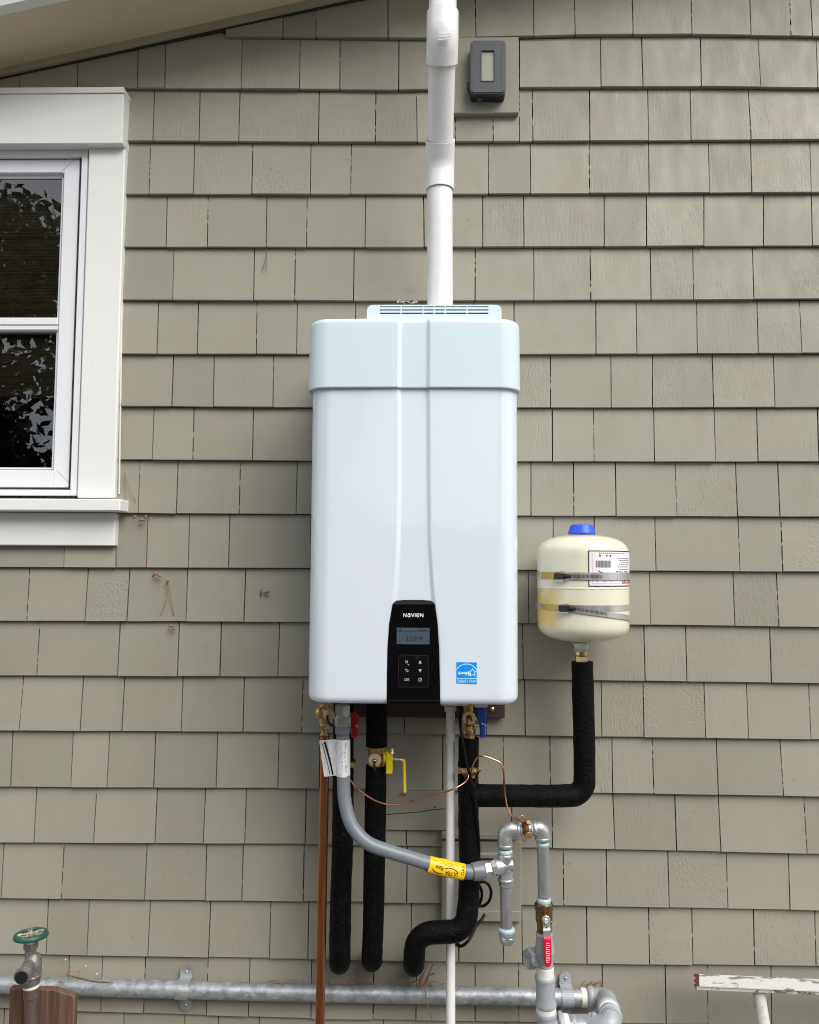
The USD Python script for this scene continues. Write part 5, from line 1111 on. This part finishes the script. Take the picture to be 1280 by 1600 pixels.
tx = [lrect(.09, .14, .30, .155, .0008, 2)]
def lab_text(s, h, u, v):
    m = text2(s, h, True); lo, hi = m.bounds; V = [lab_at(u - (x - lo[0]) / lw, v - y / lh, .0008) for x, y, z in m.vertices]; return tm(V, m.faces)
tx.append(lab_text("horizon", lh * .16, .80, .20))
tx.append(lrect(.13, .83, .24, .885, .0008, 1))
t.add("red_print", cat(*tx), "ink_red", smooth=False, parent=lbl)
t.add("outlet_neck", cat(rev([(0, S(17, C)), (.006, S(12, C)), (.018, S(10, C)), (.024, S(10, C))], (P(908.5, 1003, ot)[0], C[1], tz(1003.5)), (0, 0, -1), 28)), "tank_cream")
t.add("sealant", ring((P(908.2, 1014, ot)[0], C[1], tz(1012)), (P(908.2, 1014, ot)[0], C[1], tz(1018)), S(11.5, C), .003), "sealant_blue")
xb = P(908.2, 1025, ot)[0]
t.add("brass_fitting", cat(band((xb, C[1], tz(1017)), (xb, C[1], tz(1024)), S(10.6, C), .001), band((xb, C[1], tz(1024.5)), (xb, C[1], tz(1036)), S(10.2, C), .0015, 6, .5)), "brass_bright", smooth=30)
t.done()
def hose_clamp(y0, y1, yl, xw, label, tail):
    t = Thing("hose_clamp", label, "clamp", "steel band clamps round the cream tank")
    za, zb = tz(y0), tz(y1)
    def bandm(f0, f1, zf, h, dr): return wrapmesh(lambda a, b: skin(f0 + (f1 - f0) * a, zf(a) - h * b, dr), 40, 1)
    phw = math.asin((xw - 910.8) / 70.3)
    h = za - zb
    t.add("band", cat(bandm(phw - .02, math.radians(115), lambda a: za, h, .0010), bandm(math.radians(-115), math.radians(-60), lambda a: za, h, .0010)), "steel_band", 60)
    t.add("stained_band", bandm(math.radians(-62), phw + .02, lambda a: za, h, .0012), "band_glue", 60, label="yellow stained stretch of the band")
    zf = lambda a: za - .002 - tail * a
    t.add("band_tail", bandm(phw, math.radians(100), zf, h * .92, .0026), "steel", 60)
    notches = [wrapmesh(lambda a, b: skin(phw + .18 + k * .026 + .010 * a, zf(k * .026 / 1.8) - h * (.18 + .5 * b), .0030), 1, 1) for k in range(26)]
    t.add("band_slot", cat(*notches), "dark_metal", False, kind="stuff")
    q = skin(phw, (za + zb) / 2 - .001, .006); pw = phw + PHC; tan = np.array([math.cos(pw), math.sin(pw), 0])
    t.add("worm_housing", cat(hull([q + tan * a + np.array([0, 0, b]) + np.array([math.sin(pw), -math.cos(pw), 0]) * d for a in (-.014, .010) for b in (-.0065, .0065) for d in (-.005, .0045)])), "dark_metal", smooth=False)
    t.add("worm_screw", cat(band(q + tan * .010, q + tan * .024, .0042, .0008), *[ring(q + tan * (.012 + .0035 * k), q + tan * (.0135 + .0035 * k), .0056, .0008) for k in range(3)]), "dark_metal")
    hb = h / 2 + .0015
    t.add("housing_edge", tube([q + tan * .008 + np.array([0, -.001, hb + .002]), q - tan * .0165 + np.array([0, -.001, hb]), q - tan * .0165 + np.array([0, -.001, -hb]), q + tan * .006 + np.array([0, -.001, -hb - .002])], .0019, 8), "zinc_bright")
    t.done()
hose_clamp(894.0, 904.5, 0, 880, "steel band clamp crossing the tank label, upper of two", .001)
hose_clamp(942.5, 951.5, 0, 886.5, "steel band clamp below the tank seam with a drooping tail", .030)

# ------------------------------------------------------------------ garden tap on its post
t = Thing("garden_tap", "old bronze garden tap with a green hand wheel on a pipe", "tap")
o = .29; c = P(48, 1500, o); ce = P(48.5, 1461, o); tilt = np.array([-.03, .07, .99]); tilt = tilt / np.linalg.norm(tilt); u_ = S(1, c)
_, w1, w2 = frame(tilt)
t.add("hand_wheel", tube([ce + (w1 * math.cos(a) + w2 * math.sin(a)) * 22.5 * u_ for a in np.linspace(0, 2 * math.pi, 41)], 2.9 * u_, 12, caps=False, flat=1.5), "wheel_green")
for k in range(5):
    a = k * 2 * math.pi / 5 + .3; d = w1 * math.cos(a) + w2 * math.sin(a)
    t.add("spoke", tube([ce + d * 4 * u_ + tilt * 1.5 * u_, ce + d * 13 * u_ + tilt * 2.2 * u_, ce + d * 22 * u_ + tilt * .5 * u_], [2.6 * u_, 2.0 * u_, 2.8 * u_], 8), "rust_spoke")
t.add("wheel_nut", cat(band(ce - tilt * 2 * u_, ce + tilt * 4 * u_, 5.6 * u_, .001), band(ce + tilt * 3 * u_, ce + tilt * 7 * u_, 2.6 * u_, .001)), "rust_spoke")
t.add("bonnet", rev([(0, 5 * u_), (4 * u_, 9.6 * u_), (5 * u_, 10.8 * u_), (14 * u_, 10.8 * u_), (15.5 * u_, 8.6 * u_), (28 * u_, 8.2 * u_)], P(48.7, 1467, o), P(47.5, 1500, o) - P(48.7, 1467, o), 10), "bronze_grey", smooth=False)
t.add("body", cat(tube(spline([P(53, 1492, o - .004), P(51.5, 1503, o), P(49, 1515, o), P(48.5, 1530, o), P(48.8, 1537, o)], 6), np.interp(np.linspace(0, 1, 25), [0, .3, .6, 1], [10 * u_, 14 * u_, 15 * u_, 13 * u_]), 24, dome=.4), ring(P(48.6, 1522, o), P(48.6, 1526.5, o), 16.2 * u_, .002)), "bronze_grey", smooth=50)
s0_, s1_ = P(47, 1507, o + .008), P(34, 1527, o + .052)
t.add("spout", tube([s0_, s0_ + (s1_ - s0_) * .45, s0_ + (s1_ - s0_) * .75, s1_], [10 * u_, 10.0 * u_, 10.6 * u_, 11 * u_], 24, caps=False), "bronze_grey", smooth=50)
dsp = (s1_ - s0_) / np.linalg.norm(s1_ - s0_)
t.add("spout_thread", cat(*[ring(s1_ - dsp * (.0045 * k + .002), s1_ - dsp * (.0045 * k - .001), 12 * u_, .0012) for k in range(3)]), "bronze_grey")
t.add("spout_bore", cat(rev([(0, 9.4 * u_), (.0005, 9.4 * u_)], s1_ + dsp * .0016, dsp, 24)), "ink_black")
t.add("tape", cat(band(P(49, 1534, o), P(49.3, 1543.5, o), 12.4 * u_, .002), band(P(48.9, 1557.5, o), P(48.8, 1562.5, o), 10.6 * u_, .001)), "tape_white")
t.add("coupling", band(P(49.2, 1542, o), P(49, 1559, o), 11.9 * u_, .002), "pipe_brown")
t.add("pipe", tube([P(49, 1556, o), P(48.5, 1620, o), P(47, 2100, o)], 10.8 * u_, 20), "pipe_brown")
t.done()
t = Thing("wooden_post", "short reddish brown wooden post behind the garden tap", "post")
op = .255; zbt = 0.0
def post(pts, o0, o1):
    pts = [(x, y + 5.5) for x, y in pts]
    top = ppoly(pts, o1); x0, x1 = top[0][0], top[-1][0]
    return plate([(x0, zbt), (x1, zbt)] + top[::-1], o0, o1, .002)
t.add("post_board", post([(38, 1541), (84, 1541.6), (116.5, 1552)], op - .017, op), "wood_red", smooth=False)
t.add("side_board", post([(15, 1540), (37.6, 1541)], op - .012, op + .007), "wood_brown", smooth=False)
t.done()

# ------------------------------------------------------------------ ladder
t = Thing("ladder", "paint spattered white ladder rail with a red end cap, bottom right", "ladder")
l0, l1, l2 = P(1092.7, 1522, .10), P(1280, 1530.2, .10), P(1093, 1540, .16)
ldir = (l1 - l0) / np.linalg.norm(l1 - l0); lend = l0 + ldir * .9
dep = l2 - l0; dn = np.array([0, 0, -.0105])
t.add("rail", hull([p + d * e + n * g for p in (l0, lend) for d in (dep,) for e in (0, 1) for n in (dn,) for g in (0, .25)]), "ladder_paint", smooth=False)
t.add("rail_edge", hull([p + dep * e + dn * g for p in (l0 - ldir * .006, lend) for e in (.10, .97) for g in (.27, 1)]), "ladder_edge", smooth=False)
t.add("end_cap", hull([p + dep * e + dn * g + np.array([0, 0, .001]) for p in (l0 - ldir * .012, l0 - ldir * .0005) for e in (.04, .96) for g in (0, .9)]), "cap_red", smooth=False)
r0 = P(1184.5, 1543, .135); r1 = P(1193.5, 1600, .15); r2 = r0 + (r1 - r0) * 5
t.add("rung", tube(dense([r0, r2], .05), S(9.6, r0), 20, flat=.8), "ladder_rung_paint")
t.done()

# ------------------------------------------------------------------ dried creeper remains, needles, cobweb
def bits(t, items, s=.0046):
    for x, y, l, a in items:
        c0 = P(x, y, .016); d = np.array([math.cos(a), -.3, math.sin(a)]) * S(l, c0) / 2
        t.add("pad", tube([c0 - d, c0 + np.array([0, -.002, .0008]), c0 + d], [s * .5, s * .75, s * .35], 8, dome=.6), "vine_clay")
def tend(t, pts, r=.0008, mat="vine_straw"): t.add("tendril", tube(spline([P(x, y, q) for x, y, q in pts], 6), r, 6), mat)
t = Thing("dried_vine", "dried creeper tendrils at the right end of the window sill", "vine")
tend(t, [(195, 735, .014), (195.5, 755, .016), (196, 780, .016)], .0010); tend(t, [(195, 736, .014), (199, 753, .018), (206, 770, .018), (213, 784, .014)], .0009)
bits(t, [(195.5, 792, 9, 1.9), (211, 808, 6, .5), (222, 813, 12, .15), (228, 808, 7, .8)]); t.done()
t = Thing("dried_vine", "dried creeper stems with two clay coloured pads below the window", "vine")
bits(t, [(241, 898, 9, .9), (249, 899.5, 11, -.3), (262, 909, 9, 1.1)])
tend(t, [(263, 912, .014), (267, 930, .016), (270, 950, .016), (272, 961, .013)], .0010); tend(t, [(262, 915, .014), (259, 940, .015), (250, 962, .013)], .0007)
t.done()
t = Thing("dried_vine", "lone clay coloured creeper pad on the second course under the window", "vine"); bits(t, [(268, 978.5, 9, .1), (272, 983, 4, -.6)]); t.done()
t = Thing("dried_vine", "pair of clay coloured creeper pads just left of the heater", "vine"); bits(t, [(408, 925.5, 9, 1.6), (417, 925.5, 10, .3)]); t.done()
t = Thing("dry_leaf", "small dry leaf resting on the cracked board below the yellow lever", "leaf")
q = P(630, 1240.5, .026); t.add("leaf", tm([q + np.array(v) for v in ((-.009, 0, -.003), (0, -.003, .002), (.008, 0, -.002), (.003, .002, -.006), (0, -.001, .0055))], [(0, 1, 3), (1, 2, 3), (0, 4, 1), (4, 2, 1)]), "vine_clay", smooth=False); t.done()
t = Thing("dry_grass", "tuft of dry grass between the foam elbow and the long pipe", "grass")
for k, pts in enumerate([[(659, 1536, .06), (662, 1522, .08), (668, 1508, .09)], [(663, 1538, .05), (668, 1526, .07), (679, 1521, .08)], [(658, 1538, .05), (654, 1532, .07), (646, 1540, .08)], [(666, 1538, .05), (671, 1520, .06), (677, 1506, .06)], [(661, 1538, .05), (664, 1545, .065), (668, 1570, .075), (676, 1596, .07)]]):
    t.add("blade", tube(spline([P(*p) for p in pts], 6), [.0016] * 1 and .0014, 6), "needle_tan")
t.add("stub", tube([P(658, 1538, .06), P(658.5, 1526, .07)], [.006, .004], 10), "needle_tan"); t.done()
t = Thing("pine_needles", "two dry pine needles lying on the long pipe beside the tap", "needles")
t.add("needle", tube(spline([P(100, 1522, .055), P(128, 1528, .066), P(150, 1533, .068), P(177, 1534.5, .062)], 8), .0012, 6), "needle_tan")
t.add("needle", tube(spline([P(104, 1523, .05), P(124, 1529, .062), P(150, 1535, .066), P(170, 1535.5, .062)], 8), .0012, 6), "needle_tan")
t.done()
t = Thing("dry_leaf", "dry brown leaf crumb on the long pipe next to the post", "leaf")
q = P(96, 1534, .058); t.add("leaf", tube([q + np.array([-.006, 0, 0]), q + np.array([0, -.001, .002]), q + np.array([.007, 0, -.001])], [.0022, .0034, .0018], 8, dome=.6), "vine_clay"); t.done()
t = Thing("pine_litter", "brown needle litter caught behind the long pipe under the foam ends", "litter", kind="stuff")
ms = []
g3 = random.Random(5)
for k in range(34):
    x = g3.uniform(400, 612) if k < 24 else g3.uniform(640, 690); y = 1538 + (x - 500) * .012; a = P(x, y + g3.uniform(-5, 1), g3.uniform(.02, .045)); b = P(x + g3.uniform(-26, 26), y + g3.uniform(-9, 0), g3.uniform(.02, .045))
    ms.append(tube(spline([a, (a + b) / 2 + np.array([0, 0, g3.uniform(-.002, .003)]), b], 4), .0008, 5))
for k in range(16):
    x = g3.uniform(905, 940); a = P(x, 1542 + g3.uniform(-4, 1), .03); b = P(x + g3.uniform(-14, 18), 1538 + g3.uniform(-7, 3), .04); ms.append(tube([a, b], .0007, 5))
t.add("needles", cat(*ms), "needle_tan", False, kind="stuff"); t.done()
t = Thing("leaf_crumbs", "orange leaf crumbs and white specks on the wall right of the tap", "litter", kind="stuff")
ms, ws = [], []
for x, y in ((108.5, 1516), (107, 1520), (123, 1518), (119, 1528), (112, 1529), (109, 1511)):
    m = trimesh.creation.icosphere(1, .0026); m.apply_scale([1.4, .5, .8]); m.apply_translation(P(x, y, .018)); ms.append(m)
for x, y in ((102.5, 1499.5), (134, 1509.5), (151.5, 1522), (107.5, 1529.5), (162, 1529)):
    m = trimesh.creation.icosphere(1, .0017); m.apply_translation(P(x, y, .016)); ws.append(m)
t.add("crumbs", cat(*ms), "vine_clay", True, kind="stuff"); t.add("specks", cat(*ws), "web_white", True, kind="stuff"); t.done()
t = Thing("cobweb", "white cobweb specks on the wall above the heater grille", "cobweb", kind="stuff")
ms = []
for k in range(26):
    x = g3.choice([624, 629, 637, 646, 650]) + g3.uniform(-3, 3); y = 471.5 + g3.uniform(-2.4, 2.4); m = trimesh.creation.icosphere(1, g3.uniform(.0008, .0019)); m.apply_translation(P(x, y, .03)); ms.append(m)
ms.append(tube(spline([P(620, 473, .03), P(632, 470, .035), P(645, 474, .03), P(655, 471, .03)], 5), .0004, 5))
t.add("specks", cat(*ms), "web_white", True, kind="stuff"); t.done()
t = Thing("dried_vine", "thin grey creeper hair hanging from a shingle joint above the window level", "vine")
tend(t, [(416, 386, .012), (416.5, 398, .014), (413, 412, .013), (409, 424, .012)], .0007, "bark"); tend(t, [(416, 394, .013), (417, 408, .014), (415, 424, .012)], .0005, "bark"); t.done()

# ------------------------------------------------------------------ trees behind the camera, seen as reflections in the window and the enamel
def tree_parts(seed, h, rad, n):
    g = np.random.default_rng(seed)
    tr = [tube(spline([(0, 0, 0), (.05, .03, h * .3), (-.04, .05, h * .6), (.02, 0, h * .92)], 6), np.linspace(.16, .03, 19), 10)]
    for k in range(9):
        a = k * 2.4; z0 = h * (.25 + .06 * k); e = np.array([math.cos(a), math.sin(a), .45]) * rad * .7
        tr.append(tube(spline([(0, 0, z0), tuple(e * .5 + [0, 0, z0 + .1]), tuple(e + [0, 0, z0 + .2])], 4), np.linspace(.06, .012, 9), 7))
    cl = []
    while len(cl) < 60:
        p = g.uniform(-1, 1, 3)
        if np.linalg.norm(p) < 1: cl.append(p * [rad, rad, h * .42] + [0, 0, h * .58])
    cl = np.array(cl); cc = cl[g.integers(0, len(cl), n)] + g.normal(0, .26, (n, 3)) * [1, 1, .8]
    d1 = g.normal(size=(n, 3)); d1 /= np.linalg.norm(d1, axis=1, keepdims=True); d2 = np.cross(d1, g.normal(size=(n, 3))); d2 /= np.linalg.norm(d2, axis=1, keepdims=True)
    s = g.uniform(.06, .13, (n, 1)); V = np.stack([cc - d1 * s, cc + d2 * s * .45, cc + d1 * s, cc - d2 * s * .45], 1).reshape(-1, 3)
    k = np.arange(n)[:, None] * 4; f = np.vstack([k + [0, 1, 2], k + [0, 2, 3]])
    return cat(*tr), tm(V, f)
trk, crn = tree_parts(3, 6.5, 2.1, 20000)
spots = [((-3.1, -9.5), 1.0, "broad leafy tree reflected dark in the upper window pane"), ((-7.0, -10.5), 1.15, "leafy tree across the yard reflected left in the window"), ((-9.5, -9.0), 1.0, "leafy tree across the yard at the far left of the reflection"), ((4.8, -13.0), 0.95, "leafy tree across the yard reflected in the heater enamel")]
first = None
for (x, y), s, lab in spots:
    p = "/World/" + numbered("/World", "yard_tree"); xf = UsdGeom.Xform.Define(stage, p); xf.AddTranslateOp().Set(Gf.Vec3d(x, y, 0)); xf.AddRotateZOp().Set(float(x * 77 % 360)); xf.AddScaleOp().Set(Gf.Vec3f(s, s, s))
    data(xf.GetPrim(), lab, "tree", "trees across the yard")
    if first is None:
        first = p; usdkit.mesh(stage, p + "/trunk", trk, MATS["bark"], 40); usdkit.mesh(stage, p + "/crown", crn, MATS["leaf"], False)
    else: xf.GetPrim().GetReferences().AddInternalReference(first); xf.GetPrim().SetInstanceable(True)
    data(xf.GetPrim(), lab, "tree", "trees across the yard")

# board fence added behind the camera, out of view, to block low light
t = Thing("added_fence", "weathered board fence added out of view to block low light", "fence")
fx = -7.0
while fx < 7.0:
    t.add("board", cbox(fx, fx + .138, -5.02, -5.0, .04, 1.86 + g3.uniform(-.015, .015), .003), "wood_brown", smooth=False); fx += .143
for z in (.35, 1.55): t.add("rail", cbox(-7.0, 7.0, -5.06, -5.021, z, z + .09, .004), "wood_brown", smooth=False)
for x in np.arange(-6.9, 7.0, 2.3): t.add("post", cbox(x, x + .09, -5.155, -5.061, 0.0, 1.9, .004), "wood_brown", smooth=False)
t.done()
